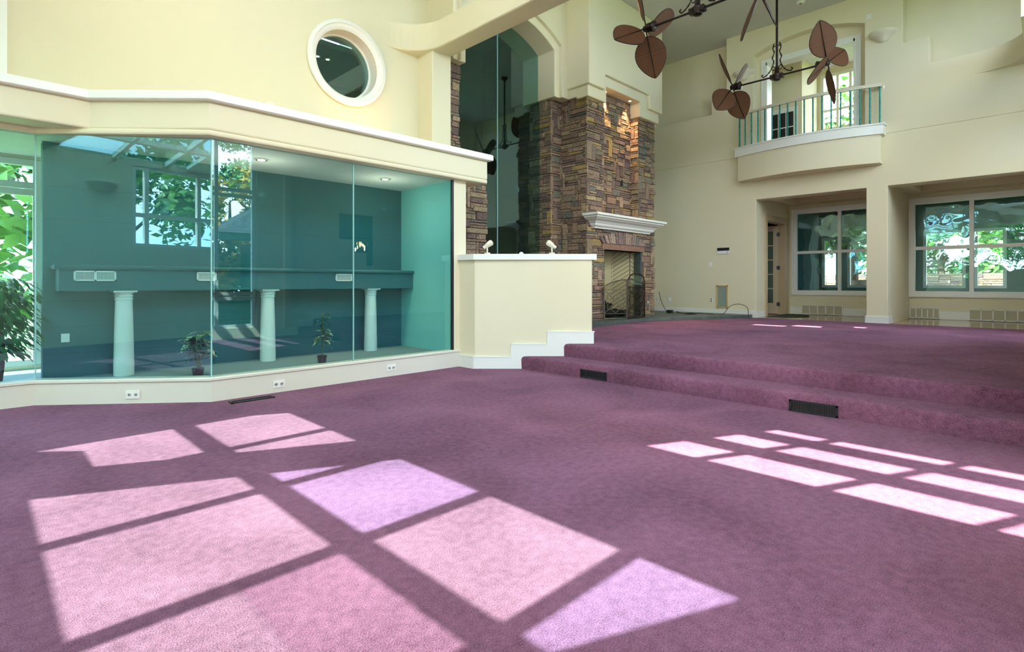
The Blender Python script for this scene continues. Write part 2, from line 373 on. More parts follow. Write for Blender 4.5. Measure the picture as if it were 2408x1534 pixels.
# steps end against the half wall face  (line X+... -> x+y = 7.52*sqrt2)
HW = 7.52*S2
def carpet_step(name, x0, z0, z1, x1):
    mb = MB(); pr = nose_step(x0, z0, z1, x1); n_ = len(pr); v = []
    for end in (0, 1):
        for x, z in pr: v.append((x, SW if end == 0 else HW-x+.02, z))
    mb.addf(v, [tuple(range(n_)), tuple(range(2*n_-1, n_-1, -1))]+[(i, n_+i, n_+(i+1) % n_, (i+1) % n_) for i in range(n_)])
    return struct(name, mb, M['carpet'], smooth=True)
carpet_step('floor_step', 5.40, -.05, .175, 6.0)
mb = MB(); pr = nose_step(5.82, .1, FL, 6.05); n_ = len(pr); v = [(x, SW, z) for x, z in pr]+[(x, HW-x+.02, z) for x, z in pr]
mb.addf(v, [tuple(range(n_)), tuple(range(2*n_-1, n_-1, -1))]+[(i, n_+i, n_+(i+1) % n_, (i+1) % n_) for i in range(n_)])
mb.box(6.04, 13.42, SW, 7.9, .1, FL)
struct('floor_upper', mb, M['carpet'], smooth=True)
mb = MB(); mb.box(13.42, 15.9, SW-.2, 5.4, .2, FL-.004); struct('floor_alcove', mb, M['wood'])

# ------------------------------------------------------------------ ceiling (slot skylight out of frame)
mb = MB()
def cbox(x0, x1, y0, y1): mb.box(x0, x1, y0, y1, CE, CE+.3)
cbox(.0, 5.9, SW-.3, 8.3); cbox(7.3, 14.0, SW-.3, 8.3); cbox(5.9, 7.3, SW-.3, 4.4); cbox(5.9, 7.3, 6.9, 8.3)
# strips left open between 2.2 and 4.6
def sky_cell(x, y, hole): pass
zc = 6.98/TAN
sl = [((11.05-zc, 11.3-zc), (3.66, 4.26)), ((11.3-zc, 11.62-zc), (2.95, 3.6)), ((11.72-zc, 11.95-zc), (2.45, 2.75))]
sl = [(a, (b_[0]+AZ*zc, b_[1]+AZ*zc)) for a, b_ in sl]
xs = sorted({5.9, 7.3, *[a for s_ in sl for a in s_[0]]}); ys = sorted({4.4, 6.9, *[a for s_ in sl for a in s_[1]]})
for i in range(len(xs)-1):
    for j in range(len(ys)-1):
        cxm, cym = (xs[i]+xs[i+1])/2, (ys[j]+ys[j+1])/2
        if any(s_[0][0] < cxm < s_[0][1] and s_[1][0] < cym < s_[1][1] for s_ in sl): continue
        mb.box(xs[i], xs[i+1], ys[j], ys[j+1], CE, CE+.04)
struct('ceiling', mb, M['grey_ceiling'])

# ------------------------------------------------------------------ east wall (balcony wall) x=13.4..13.78 and backing 13.78
EW = 13.4; ED = .38; YC = 3.95
# openings: alcove 1 y 2.764..5.04, alcove 2 y -.2..2.383 to z 3.21 ; balcony recess y 2.795..5.11 z 4.3..arch
def arch_z(y, r=3.0):  # segmental arch over the balcony recess
    hw = 1.158; c = math.sqrt(r*r-hw*hw); return 6.72+math.sqrt(max(0, r*r-(y-YC)**2))-c
wall_top = [(7.9, 5.51), (6.15, 5.51), (6.15, 6.05), (5.77, 6.05), (5.77, CE+.02), (2.13, CE+.02), (2.13, 6.1), (1.69, 6.1), (1.69, 5.57), (SW, 5.57)]
mb = MB()
arch_in = [(2.795, 4.3), (2.795, arch_z(2.795))]+[(2.795+(5.11-2.795)*i/16, arch_z(2.795+(5.11-2.795)*i/16)) for i in range(1, 16)]+[(5.11, arch_z(5.11)), (5.11, 4.3)]
# upper part as one outline: outer (clockwise) with arch cut from below at z=4.3
outer = [(7.9, 4.3)]+wall_top+[(SW, 4.3)]+arch_in
mb.prism_x(outer, EW, EW+ED)
lo = grid_wall('x', EW, EW+ED, [SW, 7.9], [FL-.05, 4.3], [(2.764, 5.04, 0, 3.21), (-.2, 2.383, 0, 3.21)])
mb.addf(lo.v, lo.f)
struct('wall_east', mb, M['plaster'], bevel=.012)
mb = MB()
g = grid_wall('x', EW+ED, EW+ED+.1, [SW-.3, 8.3], [3.25, CE], [(3.01, 4.88, 4.35, 6.50)])
mb.addf(g.v, g.f); struct('wall_east_upper', mb, M['plaster'])
# recess backing nearer: plane 13.63
g = grid_wall('x', 13.63, EW+ED, [2.795, 5.11], [4.3, 7.05], [(3.01, 4.88, 4.2, 6.50)])
struct('wall_balcony_recess', g, M['plaster'])
mb = MB(); c = .11
for (a, b_, e, f) in ((3.01-c, 3.01, 4.3, 6.50+c), (4.88, 4.88+c, 4.3, 6.50+c), (3.01, 4.88, 6.50, 6.50+c)): mb.box(13.60, 13.66, a, b_, e, f); mb.box(13.585, 13.62, a+.0, b_-.0 if b_-a > .2 else b_, e, f) if False else None
for (a, b_, e, f) in ((3.01-.03, 3.04, 4.3, 6.53), (4.85, 4.91, 4.3, 6.53), (3.01, 4.88, 6.47, 6.53)): mb.box(13.58, 13.9, a, b_, e, f)
struct('trim_balcony', mb, M['white'])
# curved band peeling from east wall towards the south
path = [(13.396, 1.0)]+[(12.746+.65*math.cos(R(-a)), .96+.65*math.sin(R(-a))) for a in range(0, 91, 9)]+[(11.0, .31)]
mb = MB(); mb.sweep(path, [(0, 5.15), (-0.0, 5.57), (.36, 5.57), (.36, 5.15)])
struct('trim_curved_band', mb, M['plaster'], smooth=True)

# room behind the balcony
mb = MB(); mb.box(13.88, 17.2, 2.0, 6.0, 4.1, 4.28); struct('floor_loft', mb, M['wood'])
mb = MB(); mb.box(13.88, 17.2, 1.9, 6.1, 7.0, 7.1); struct('ceiling_loft', mb, M['grey_ceiling'])
mb = MB(); mb.box(15.0, 16.3, 4.5, 6.1, 4.28, 7.0); struct('wall_loft_partition', mb, M['plaster'])
g = grid_wall('x', 16.3, 16.45, [1.9, 4.5], [4.28, 7.0], [(2.2, 4.44, 4.3, 6.85)]); mb = g; struct('wall_loft_east', mb, M['plaster'])
mb = MB(); mb.box(13.88, 16.45, 1.8, 1.9, 4.1, 7.1); mb.box(13.88, 15.0, 6.0, 6.1, 4.1, 7.1); struct('wall_loft_side', mb, M['plaster'])
window('window_1', 'x', 16.36, [2.25, 2.95, 3.72, 4.02, 4.40], [4.3, 4.75, 5.35, 5.85, 6.35, 6.8], fw=.09, thin=.06)
# white half-height door with dark lites in front of the partition
dr = MB(); dr.box(14.93, 14.99, 4.58, 5.3, 4.28, 5.74)
do = struct('door_1', dr, M['white'])
pn = MB()
for i in range(3):
    for j in range(3): pn.box(14.922, 14.93, 4.68+i*.19, 4.68+i*.19+.165, 4.45+j*.40, 4.45+j*.40+.37)
obj('door_glass', pn, M['black'], do)

# ------------------------------------------------------------------ alcoves behind the openings
WX = 15.8
g = grid_wall('x', WX, WX+.15, [SW-.3, 5.3], [FL-.05, 3.6], [(2.80, 4.93, .93, 3.12), (.06, 2.34, .93, 3.12)])
struct('wall_alcove_back', g, M['plaster'])
window('window_2', 'x', WX+.03, [2.83, 3.85, 4.90], [.96, 2.01, 3.09], fw=.07, d=.1, gm='glass_wavy', casing=.055)
window('window_3', 'x', WX+.03, [.09, 1.245, 2.31], [.96, 2.01, 3.09], fw=.08, d=.1, gm='glass_wavy', casing=.055)
mb = MB(); mb.box(EW+ED-.01, WX, 2.383, 2.764, FL-.05, 3.6); struct('wall_divider', mb, M['plaster'])
mb = MB(); mb.box(EW+ED-.01, WX, SW-.2, -.2, FL-.05, 3.6); struct('wall_alcove_side', mb, M['plaster'])
# side wall with door opening (y=5.04..5.16)
g = grid_wall('y', 5.06, 5.2, [EW+ED-.02, WX+.1], [FL-.05, 3.6], [(14.1, 15.42, .2, 2.80)]); struct('wall_alcove_door', g, M['plaster'])
mb = MB(); cc = .12
for (a, b_, e, f) in ((14.1-cc, 14.12, FL, 2.80+cc), (15.40, 15.42+cc+.05, FL, 2.80+cc), (14.1, 15.42, 2.78, 2.80+cc)): mb.box(a, b_, 5.025, 5.07, e, f)
for (a, b_, e, f) in ((14.1, 14.14, FL, 2.80), (15.38, 15.42, FL, 2.80), (14.1, 15.42, 2.76, 2.80)): mb.box(a, b_, 5.05, 5.22, e, f)
struct('trim_door', mb, M['maple'])
# alcove ceilings with a raised tray
mb = MB()
for (y0, y1) in ((2.76, 5.06), (-.2, 2.39)):
    mb.box(EW+ED-.01, 14.05, y0, y1, 3.29, 3.6); mb.box(15.45, WX, y0, y1, 3.29, 3.6); mb.box(14.05, 15.45, y0, y0+.3, 3.29, 3.6); mb.box(14.05, 15.45, y1-.3, y1, 3.29, 3.6); mb.box(14.05, 15.45, y0+.3, y1-.3, 3.45, 3.6)
struct('ceiling_alcove', mb, M['plaster'])
# french door leaf, open outward from hinge at (15.36,5.18)
fd = thing('door_2', 'maple french door with small glass lites standing open behind the alcove', 'door', (15.36, 5.2, FL), rz=math.atan2(.83, -.30)); fd['kind'] = 'structure'
W_, H_ = .9, 2.38; mb = MB()
for (a, b_) in ((0, .12), (W_-.12, W_)): mb.box(a, b_, -.022, .022, .01, H_)
mb.box(.12, W_-.12, -.022, .022, .01, .30); mb.box(.12, W_-.12, -.022, .022, H_-.14, H_)
for i in (1, 2): x = .12+(W_-.24)*i/3; mb.box(x-.012, x+.012, -.018, .018, .3, H_-.14)
for j in range(1, 5): z = .3+(H_-.44)*j/5; mb.box(.12, W_-.12, -.018, .018, z-.012, z+.012)
obj('door_leaf', mb, M['maple'], fd)
mb = MB(); mb.box(.12, W_-.12, -.004, .004, .3, H_-.14); obj('door_glass', mb, M['glass_clear'], fd)
for z in (.22, 1.2, 2.1):
    mb = MB(); mb.box(-.045, .035, -.035, .035, z, z+.1); obj('hinge', mb, M['black'], fd)
# dark room behind the door
mb = MB(); mb.box(13.85, 13.95, 5.2, 8.2, FL-.1, 3.3); mb.box(13.9, 17, 8.1, 8.25, FL-.1, 3.3); mb.box(13.9, 17, 5.2, 8.2, 3.2, 3.3); mb.box(13.9, 17, 5.2, 8.2, FL-.15, FL-.02)
g = grid_wall('x', 16.9, 17.0, [5.2, 8.2], [FL-.1, 3.3], [(6.35, 6.6, 1.2, 2.2)]); mb.addf(g.v, g.f)
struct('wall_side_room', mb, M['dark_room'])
# dim sun porch beyond the alcove windows, open to the garden
PX = 19.0
g = grid_wall('x', PX, PX+.15, [-2.5, 5.2], [0, 3.9], [(4.66, 5.12, 1.05, 2.6), (3.5, 4.42, 1.05, 2.9), (1.62, 2.55, 1.05, 2.65), (.8, 1.45, 1.05, 2.65)])
struct('wall_porch', g, M['dark_teal'])
for k, (a, b_, t_) in enumerate(((4.66, 5.12, 2.6), (3.5, 4.42, 2.9), (1.62, 2.55, 2.65), (.8, 1.45, 2.65))):
    window('window_%d' % (4+k), 'x', PX+.05, [a+.03, b_-.03], [1.08, t_-.03] if k < 2 else [1.08, 1.8, t_-.03], fw=.09, thin=.05)
mb = MB(); mb.box(WX+.15, PX, -2.5, 5.2, 0, FL); struct('floor_porch', mb, M['slate'])
mb = MB(); mb.box(WX+.15, PX+.2, -2.5, 5.2, 3.5, 3.7); struct('ceiling_porch', mb, M['dark_room'])
mb = MB(); mb.box(WX+.15, PX, 5.2, 5.3, 0, 3.6); mb.box(WX+.15, PX, -2.6, -2.5, 0, 3.6); struct('wall_porch_side', mb, M['dark_teal'])

# ------------------------------------------------------------------ north side: round-window wall y=7.54 (z 2.9..5.45), recess wall above y=7.92
NW = 7.54; RWX, RWZ, RWR = 4.015, 4.52, .50
def wall_round(x0, x1, z0, z1, y0, y1):
    mb = MB(); N = 48
    ring = [(RWX+RWR*math.cos(2*math.pi*i/N), RWZ+RWR*math.sin(2*math.pi*i/N)) for i in range(N)]
    sq = []
    for i in range(N):
        a = 2*math.pi*i/N; dx, dz = math.cos(a), math.sin(a); t = .7/max(abs(dx), abs(dz)); sq.append((RWX+dx*t, RWZ+dz*t))
    v = [(x, y, z) for y in (y0, y1) for x, z in ring]+[(x, y, z) for y in (y0, y1) for x, z in sq]
    fs = []
    for i in range(N):
        j = (i+1) % N
        fs += [(i, j, 2*N+j, 2*N+i), (N+j, N+i, 3*N+i, 3*N+j), (i, N+i, N+j, j)]
    mb.addf(v, fs)
    g = grid_wall('y', y0, y1, [x0, x1], [z0, z1], [(RWX-.7, RWX+.7, RWZ-.7, RWZ+.7)]); mb.addf(g.v, g.f)
    return mb
struct('wall_north', wall_round(.22, 5.32, 2.8, 5.45, NW, NW+.36), M['plaster'])
mb = MB(); mb.box(.22, 5.9, 7.92, 8.1, 5.3, CE); struct('wall_north_upper', mb, M['plaster'])
# round window
mb = MB(); mb.lathe([(.63, NW+.0), (.645, NW-.03), (.63, NW-.05), (.585, NW-.055), (.575, NW-.035), (.555, NW-.035), (.52, NW-.02), (.50, NW+.0), (.495, NW+.2), (.47, NW+.2), (.47, NW+.24), (.56, NW+.24)], (RWX, 0, RWZ), 64, 'y', cap=False)
rw = struct('window_8', mb, M['white'], smooth=True)
mb = MB(); mb.lathe([(0, NW+.21), (.485, NW+.21), (.485, NW+.218), (0, NW+.218)], (RWX, 0, RWZ), 48, 'y'); obj('window_glass', mb, M['glass_tall'], rw)
# dark attic space behind the round window; two added lights stand in for reflected ones
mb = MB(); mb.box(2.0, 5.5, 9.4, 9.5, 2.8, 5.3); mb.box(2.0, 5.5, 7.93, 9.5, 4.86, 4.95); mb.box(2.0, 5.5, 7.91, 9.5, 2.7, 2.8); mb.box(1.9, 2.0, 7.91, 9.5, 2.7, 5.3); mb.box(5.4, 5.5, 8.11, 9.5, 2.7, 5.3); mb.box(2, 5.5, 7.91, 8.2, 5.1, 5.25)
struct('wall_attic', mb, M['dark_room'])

for q in (3.92, 4.09): downlight((q, 8.35, 4.858), .05, 'tiny lit disc added behind the round window for a reflected light, '+('left' if q < 4 else 'right')+' of the pair', 'added lights behind the round window')
# pillar and curved band (x 5.3..5.69)
mb = MB(); mb.box(5.30, 5.69, 7.14, NW+.4, 2.9, 5.02); struct('wall_pillar', mb, M['plaster'], bevel=.02)
path = [(4.60, NW-.003)]+[(4.65+.65*math.sin(R(a)), 6.89+.65*math.cos(R(a))) for a in range(9, 91, 9)]+[(5.30, 6.0), (5.3, 2.0), (5.3, SW)]
mb = MB(); inner_ = [(5.69, SW), (5.69, NW+.3), (4.6, NW+.3)]
mb.prism_z(path[::1]+inner_, 5.0, 5.448)
struct('trim_curved_beam', mb, M['plaster'], bevel=.03)
# arch wall y 7.14..8.13 plaster above z 5.04 ; arch centre x 7.27
AX, AR, AC = 7.27, 2.1, 4.27
def arch_curve(hw, r, zc_, n=24): return [(AX-hw+2*hw*i/n, zc_+math.sqrt(r*r-(hw-2*hw*i/n)**2)) for i in range(n+1)]
def arch_block(mb, x0, x1, hw, zb, ztop, r, y0, y1):
    pts = [(x0, zb), (x0, ztop), (x1, ztop), (x1, zb), (AX+hw, zb)]+[p for p in reversed(arch_curve(hw, r, AC))]+[(AX-hw, zb)]
    mb.prism_y(pts, y0, y1)
mb = MB(); arch_block(mb, 5.80, 8.9, 1.19, 5.04, CE, 2.1, 7.22, 8.13)
arch_block(mb, 5.9, 8.9, 1.34, 5.04, CE, 2.27, 7.14, 7.24)
struct('wall_arch', mb, M['plaster'], bevel=.015)
# small corbel
# tall glass in the arch
mb = MB(); pts = [(AX-1.18, FL), (AX+1.22, FL), (AX+1.22, 5.04), (AX+1.19, 5.04)]+list(reversed(arch_curve(1.19, 2.1, AC)))+[(AX-1.19, 5.04)]
mb.prism_y([(AX+.008, FL), (AX+1.235, FL), (AX+1.235, 5.05)]+[p for p in reversed(arch_curve(1.19, 2.1, AC)) if p[0] > AX+.008]+[(AX+.008, AC+2.1)], 7.676, 7.684)
wa = struct('window_9', mb, M['glass_tall'])
mb = MB(); mb.prism_y([(AX-.008, FL), (AX-.008, AC+2.1)]+[p for p in reversed(arch_curve(1.19, 2.1, AC)) if p[0] < AX-.008]+[(AX-1.235, 5.05), (AX-1.235, FL)], 7.676, 7.684); obj('glass_pane', mb, M['glass_tall'], wa)
mb = MB(); mb.box(AX-.008, AX+.008, 7.67, 7.69, FL, AC+2.1); obj('glass_joint', mb, mat('glass_edge', (.30, .58, .55), .2), wa)
# dim space behind the tall glass
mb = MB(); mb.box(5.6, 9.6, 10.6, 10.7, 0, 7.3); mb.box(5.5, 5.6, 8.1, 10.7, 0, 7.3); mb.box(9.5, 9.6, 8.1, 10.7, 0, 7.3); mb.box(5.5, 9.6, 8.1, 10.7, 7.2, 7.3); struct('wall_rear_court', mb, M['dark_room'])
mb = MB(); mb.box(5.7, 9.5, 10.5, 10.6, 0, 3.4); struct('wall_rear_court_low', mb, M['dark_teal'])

# ------------------------------------------------------------------ stone
random.seed(5)
PAL = [(.34, .22, .16), (.30, .19, .145), (.38, .26, .19), (.25, .165, .145), (.20, .13, .125), (.36, .27, .18), (.33, .235, .18), (.28, .185, .14), (.40, .30, .20), (.26, .22, .165), (.44, .31, .13), (.31, .21, .165), (.22, .15, .14), (.20, .19, .165), (.35, .23, .17), (.42, .30, .22)]
def stones(mb, o, u, n, W, H, skip=None, cell=.072, depth=.045, seed=0):
    rnd = random.Random(seed); o, u, n = Vector(o), Vector(u), Vector(n); zv = Vector((0, 0, 1))
    nu, nz_ = max(1, round(W/cell)), max(1, round(H/(cell*.68))); cu, cz_ = W/nu, H/nz_
    occ = [[False]*nz_ for _ in range(nu)]
    if skip:
        for i in range(nu):
            for j in range(nz_):
                if skip((i+.5)*cu, (j+.5)*cz_): occ[i][j] = True
    for j in range(nz_):
        for i in range(nu):
            if occ[i][j]: continue
            t = rnd.random()
            if t < .07: w_, h_ = rnd.choice((1, 2)), rnd.randint(5, 8)
            elif t < .16: w_, h_ = 1, 1
            elif t < .55: w_, h_ = rnd.randint(3, 8), 1
            elif t < .88: w_, h_ = rnd.randint(3, 7), 2
            else: w_, h_ = rnd.randint(3, 5), 3
            ww = 0
            while ww < w_ and i+ww < nu and not occ[i+ww][j]: ww += 1
            hh = 0
            while hh < h_ and j+hh < nz_ and all(not occ[i+q][j+hh] for q in range(ww)): hh += 1
            for a in range(ww):
                for b_ in range(hh): occ[i+a][j+b_] = True
            g_ = .004; d = depth*(.35+.65*rnd.random()); ins = .007
            u0, u1, z0, z1 = i*cu+g_, (i+ww)*cu-g_, j*cz_+g_, (j+hh)*cz_-g_
            if i == 0: u0 = -d
            if i+ww == nu: u1 = W+d
            jt = lambda s_: (rnd.random()-.5)*s_
            base = [o+u*a+zv*b_ for a, b_ in ((u0, z0), (u1, z0), (u1, z1), (u0, z1))]
            mid = [p+n*(d*.7) for p in base]
            e0, e1 = (ins if i else 0), (ins if i+ww < nu else 0)
            top = [o+u*(a+jt(.008))+zv*(b_+jt(.008))+n*(d+jt(.012)) for a, b_ in ((u0+e0, z0+ins), (u1-e1, z0+ins), (u1-e1, z1-ins), (u0+e0, z1-ins))]
            c = rnd.choice(PAL); k = .66+.34*rnd.random(); c = (c[0]*k, c[1]*k*.97, c[2]*k*.88)
            mb.addf(base+mid+top, [(0,1,5,4),(1,2,6,5),(2,3,7,6),(3,0,4,7),(4,5,9,8),(5,6,10,9),(6,7,11,10),(7,4,8,11),(8,9,10,11)], c)
TX0, TX1, TY = 8.90, 11.50, 6.735   # tower core
ST = 5.06
fp = thing('stone_fireplace', 'tall brown ledgestone fireplace tower with a white mantel', 'fireplace', (10.2, 6.9, FL))
core = grid_wall('y', TY, TY+.2, [TX0, TX1], [FL, ST], [(9.49, 10.97, 0, 1.905), (9.46, 10.82, 2.66, ST)])
core.box(TX0, 9.40, TY+.2, 7.95, FL, ST); core.box(11.05, TX1, TY+.2, 7.95, FL, ST); core.box(9.4, 11.05, TY+.2, 7.95, 2.0, ST)
obj('chimney_core', core, M['mortar'], fp, True)
mb = MB()
def fskip(a, z):
    x = TX0+a; z += FL
    if 9.49 < x < 10.97 and z < 1.905: return True
    if 9.40 < x < 11.06 and 1.905 < z < 2.33:
        return z < 2.06+.26*math.cos((x-10.23)/.83*1.25)
    return 9.46 < x < 10.82 and z > 2.64
stones(mb, (TX0, TY, FL), (1, 0, 0), (0, -1, 0), TX1-TX0, ST-FL, fskip, seed=1)
stones(mb, (9.46, TY+.18, 2.5), (1, 0, 0), (0, -1, 0), 1.36, 5.36-2.5, seed=2)
stones(mb, (10.82, TY+.2, 2.5), (0, -1, 0), (-1, 0, 0), .2, ST-2.5, seed=3)
stones(mb, (TX0, 7.42, FL), (0, -1, 0), (-1, 0, 0), 7.42-TY, ST-FL, seed=4)
obj('stone_veneer', mb, M['stone'], fp, True)
# soldier-stone relieving arch and lintel over the firebox
mb = MB(); rnd = random.Random(8); x = 9.41
while x < 11.04:
    w_ = .055+.05*rnd.random(); t_ = 2.06+.26*math.cos((x+w_/2-10.23)/.83*1.25)
    lean = (x-10.23)*.14; d = .02+.02*rnd.random(); c = rnd.choice(PAL)
    v = [(x, TY, 2.045), (x+w_-.008, TY, 2.045), (x+w_-.008+lean, TY, t_), (x+lean, TY, t_)]
    v += [(p[0], TY-d-.012, p[2]) for p in v]; mb.addf(v, [(0,1,5,4),(1,2,6,5),(2,3,7,6),(3,0,4,7),(4,5,6,7)], c); x += w_
c = (.27, .15, .10)
for a, b_ in ((9.40, 10.05), (10.06, 11.06)): mb.box(a, b_, TY-.045, TY, 1.91, 2.035, c)
obj('relieving_arch', mb, M['stone'], fp, True)
# firebox
mb = MB(); q = [(9.49, TY), (9.49, TY+.17), (9.78, 7.32), (10.68, 7.32), (10.97, TY+.17)]
v = []; n_ = len(q)
for z in (FL+.08, 1.95): v += [(x, y, z) for x, y in q]
mb.addf(v, [(i, i+1, n_+i+1, n_+i) for i in range(1, n_-1)]); obj('firebox_lining', mb, M['herring'], fp, True)
mb = MB(); mb.box(10.95, 11.0, TY-.01, TY+.17, FL, 1.91); mb.box(9.46, 9.51, TY-.01, TY+.17, FL, 1.91); mb.box(9.4, 11.05, TY, 7.9, 1.905, 1.96); mb.box(9.4, 11.05, TY, 7.9, FL, FL+.085); obj('firebox_surround', mb, M['slate'], fp, True)
# mantel
prof = [(.0, 2.33), (.06, 2.33), (.07, 2.36), (.10, 2.37), (.12, 2.39), (.13, 2.42), (.18, 2.47), (.24, 2.50), (.26, 2.52), (.29, 2.53), (.30, 2.56), (.34, 2.57), (.34, 2.615), (.0, 2.615)]
mb = MB(); mx0, mx1 = 9.10, 11.15; mp_ = [(mx0, TY+.02), (mx0, TY-.0), (mx1, TY-.0), (mx1, TY+.02)]
def rowm(d, z): return [(mx0-d, TY, z), (mx0-d, TY-.04-d, z), (mx1+d, TY-.04-d, z), (mx1+d, TY, z)]
v = []; 
for d, z in prof[1:-1]: v += rowm(d, z)
k = len(prof)-2; fs = [(i*4+j, i*4+j+1, (i+1)*4+j+1, (i+1)*4+j) for i in range(k-1) for j in range(3)]+[(3, 2, 1, 0), tuple((k-1)*4+j for j in range(4))]+[tuple(i*4 for i in range(k)), tuple(i*4+3 for i in range(k-1, -1, -1))]
mb.addf(v, fs); obj('mantel', mb, M['white'], fp, True)
# plaster crown over the tower with stepped lower edges
NX0, NX1 = 9.45, 10.77
mb = MB(); mb.prism_y([(8.81, 5.0), (8.81, CE), (11.6, CE), (11.6, 5.0), (NX1, 5.0), (NX1, 5.34), (NX0, 5.34), (NX0, 5.0)], 6.63, 6.93)
mb.box(8.81, 11.6, 6.92, 7.16, 5.04, CE); mb.box(8.9, 11.6, 7.15, 8.0, 5.04, CE)
struct('wall_chimney_crown', mb, M['plaster'], bevel=.015)
mb = MB(); mb.prism_y([(8.76, 5.23), (8.76, CE), (11.65, CE), (11.65, 5.23), (11.07, 5.23), (11.07, 5.55), (9.33, 5.55), (9.33, 5.23)], 6.56, 6.64)
mb.box(8.76, 8.82, 6.6, 7.15, 5.23, CE)
struct('trim_chimney_layer', mb, M['plaster'], bevel=.02)
# right arch pier (stone), and left piers
mb = MB(); mb.box(8.55, 9.1, 7.41, 7.97, FL, 5.06); mb.box(5.7, 6.03, 7.40, 7.97, 0, 5.06); mb.box(5.6, 6.53, 7.24, 7.4, 0, 3.3); struct('wall_arch_core', mb, M['mortar'])
mb = MB(); stones(mb, (8.55, 7.97, FL), (0, -1, 0), (-1, 0, 0), .56, 5.06-FL, seed=6); stones(mb, (8.55, 7.41, FL), (1, 0, 0), (0, -1, 0), .36, 5.06-FL, seed=7)
stones(mb, (5.7, 7.40, FL), (1, 0, 0), (0, -1, 0), .33, 5.06-FL, seed=9); stones(mb, (5.3, 7.24, FL), (1, 0, 0), (0, -1, 0), 1.23, 3.3-FL, seed=10)
struct('wall_arch_stone', mb, M['stone'])
# wall closing behind the tower
mb = MB(); mb.box(9.0, 13.9, 7.95, 8.1, 0, CE); struct('wall_north_east', mb, M['plaster'])
# fill above the glazed nook beside the arch, down to floor
mb = MB(); mb.box(5.05, 5.7, 7.35, 7.6, 0, 2.95); struct('wall_north_low', mb, M['plaster'])

# ------------------------------------------------------------------ glazed nook
G = [(4.83, 6.02), (1.70, 6.00), (.43, 7.06), (-2.2, 7.06)]
mb = MB(); pr = [(-.035, 0), (-.035, .205), (-.05, .215), (-.05, .235), (-.035, .245), (.10, .245), (.10, 0)]
path = [(p[0], p[1]) for p in [(5.0, 6.02)]+G[1:]]
mb.sweep(path[::-1], [(-d-0, z) if False else (d, z) for d, z in pr][::-1])
# travel left->right means LEFT side is +y (back); front offset is negative
struct('trim_curb', mb, mat('curb_paint', (.70, .68, .58), .5))
def pane(a, b_, z0, z1, m_, t=.01):
    mb = MB(); a, b_ = Vector(a), Vector(b_); d = (b_-a).normalized(); mb.sweep([tuple(a+d*.004), tuple(b_-d*.004)], [(-t/2, z0), (-t/2, z1), (t/2, z1), (t/2, z0)]); return mb
pj = 2.955+.0  # joint at px 831
PT = 2.66
jx = None
a_ = (831-CX)/F; ky = 6.01; jx = ky*(1+a_)/(1-a_)
w10 = struct('window_10', pane((G[1][0], 6.0), (jx, 6.012), .245, PT, None), M['glass_teal'])
obj('glass_pane', pane((jx, 6.012), (4.83, 6.02), .245, PT, None), M['glass_teal'], w10)
struct('window_11', pane(G[2], G[1], .245, PT, None), M['glass_teal'])
struct('window_12', pane((-2.2, 7.06), G[2], .245, PT, None), M['glass_teal'])
mb = MB()
for p in (G[1], G[2], (jx, 6.012)): mb.box(p[0]-.006, p[0]+.006, p[1]-.008, p[1]+.008, .245, PT)
struct('trim_glass_joints', mb, bpy.data.materials['glass_edge'])
mb = MB(); mb.box(4.80, 4.83, 6.0, 6.03, .245, PT); struct('trim_glass_end', mb, M['black'])
mb = MB(); mb.box(4.83, 5.06, 6.0, 7.36, 0, 2.7); struct('wall_nook_post', mb, M['plaster'], bevel=.01)
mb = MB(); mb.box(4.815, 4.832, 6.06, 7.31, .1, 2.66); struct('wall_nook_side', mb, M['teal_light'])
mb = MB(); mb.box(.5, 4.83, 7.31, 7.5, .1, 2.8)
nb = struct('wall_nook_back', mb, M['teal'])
mb = MB()
for z in (.45, .73, 1.0, 1.86, 2.2): mb.box(.5, 4.82, 7.3085, 7.312, z, z+.007)
struct('trim_score_lines', mb, M['dark_teal'])
mb = MB(); mb.prism_z([(-2.2, 7.06), (.43, 7.06), (1.70, 6.04), (4.83, 6.06), (4.83, 7.31), (4.83, 8.4), (-2.2, 8.4)], .0, .2); struct('floor_nook', mb, mat('nook_floor_paint', (.2, .28, .28), .95))
# ceiling block of nook and fascia
FP = [(-3.0, 6.71), (.813, 6.71), (1.65, 5.90), (5.39, 5.90)]
mb = MB(); mb.prism_z(FP+[(5.39, NW), (-3.0, NW)], 2.72, 3.0); mb.prism_z([(-3, 7.03), (.43, 7.03), (1.65, 5.90), (5.39, 5.90), (5.39, NW), (-3.0, NW)], 2.665, 2.725); struct('trim_fascia', mb, M['plaster'], bevel=.02)
mb = MB(); mb.prism_z([(-2.2, 7.09), (.44, 7.09), (1.72, 6.04), (4.815, 6.05), (4.815, 7.31), (4.815, 8.3), (-2.2, 8.3)], 2.655, 2.668); struct('ceiling_nook', mb, M['nook_ceiling'])
mb = MB(); mb.sweep(FP+[(5.39, 7.1)], [(-.045, 3.0), (-.06, 3.01), (-.06, 3.075), (-.05, 3.09), (.12, 3.09), (.12, 3.0)]); struct('trim_ledge_cap', mb, M['white'])
mb = MB(); mb.prism_z(FP+[(5.39, NW), (-3.0, NW)], 2.995, 3.02); struct('floor_ledge', mb, M['plaster'])
# duct box with bullnose top
mb = MB(); mb.prism_x([(6.98, 1.115), (6.98, 1.335), (7.33, 1.335), (7.33, 1.115)], .60, 4.82)
mb.sweep([(.585, 7.33), (.585, 6.97), (4.82, 6.97)][::1], [(.0, 1.335), (-.015, 1.34), (-.022, 1.36), (-.015, 1.38), (.0, 1.385), (.3, 1.385), (.3, 1.335)])
tag(obj('duct_box', mb, M['teal']), 'teal boxed-in duct with rounded top ledge carried on three white columns', 'duct box')
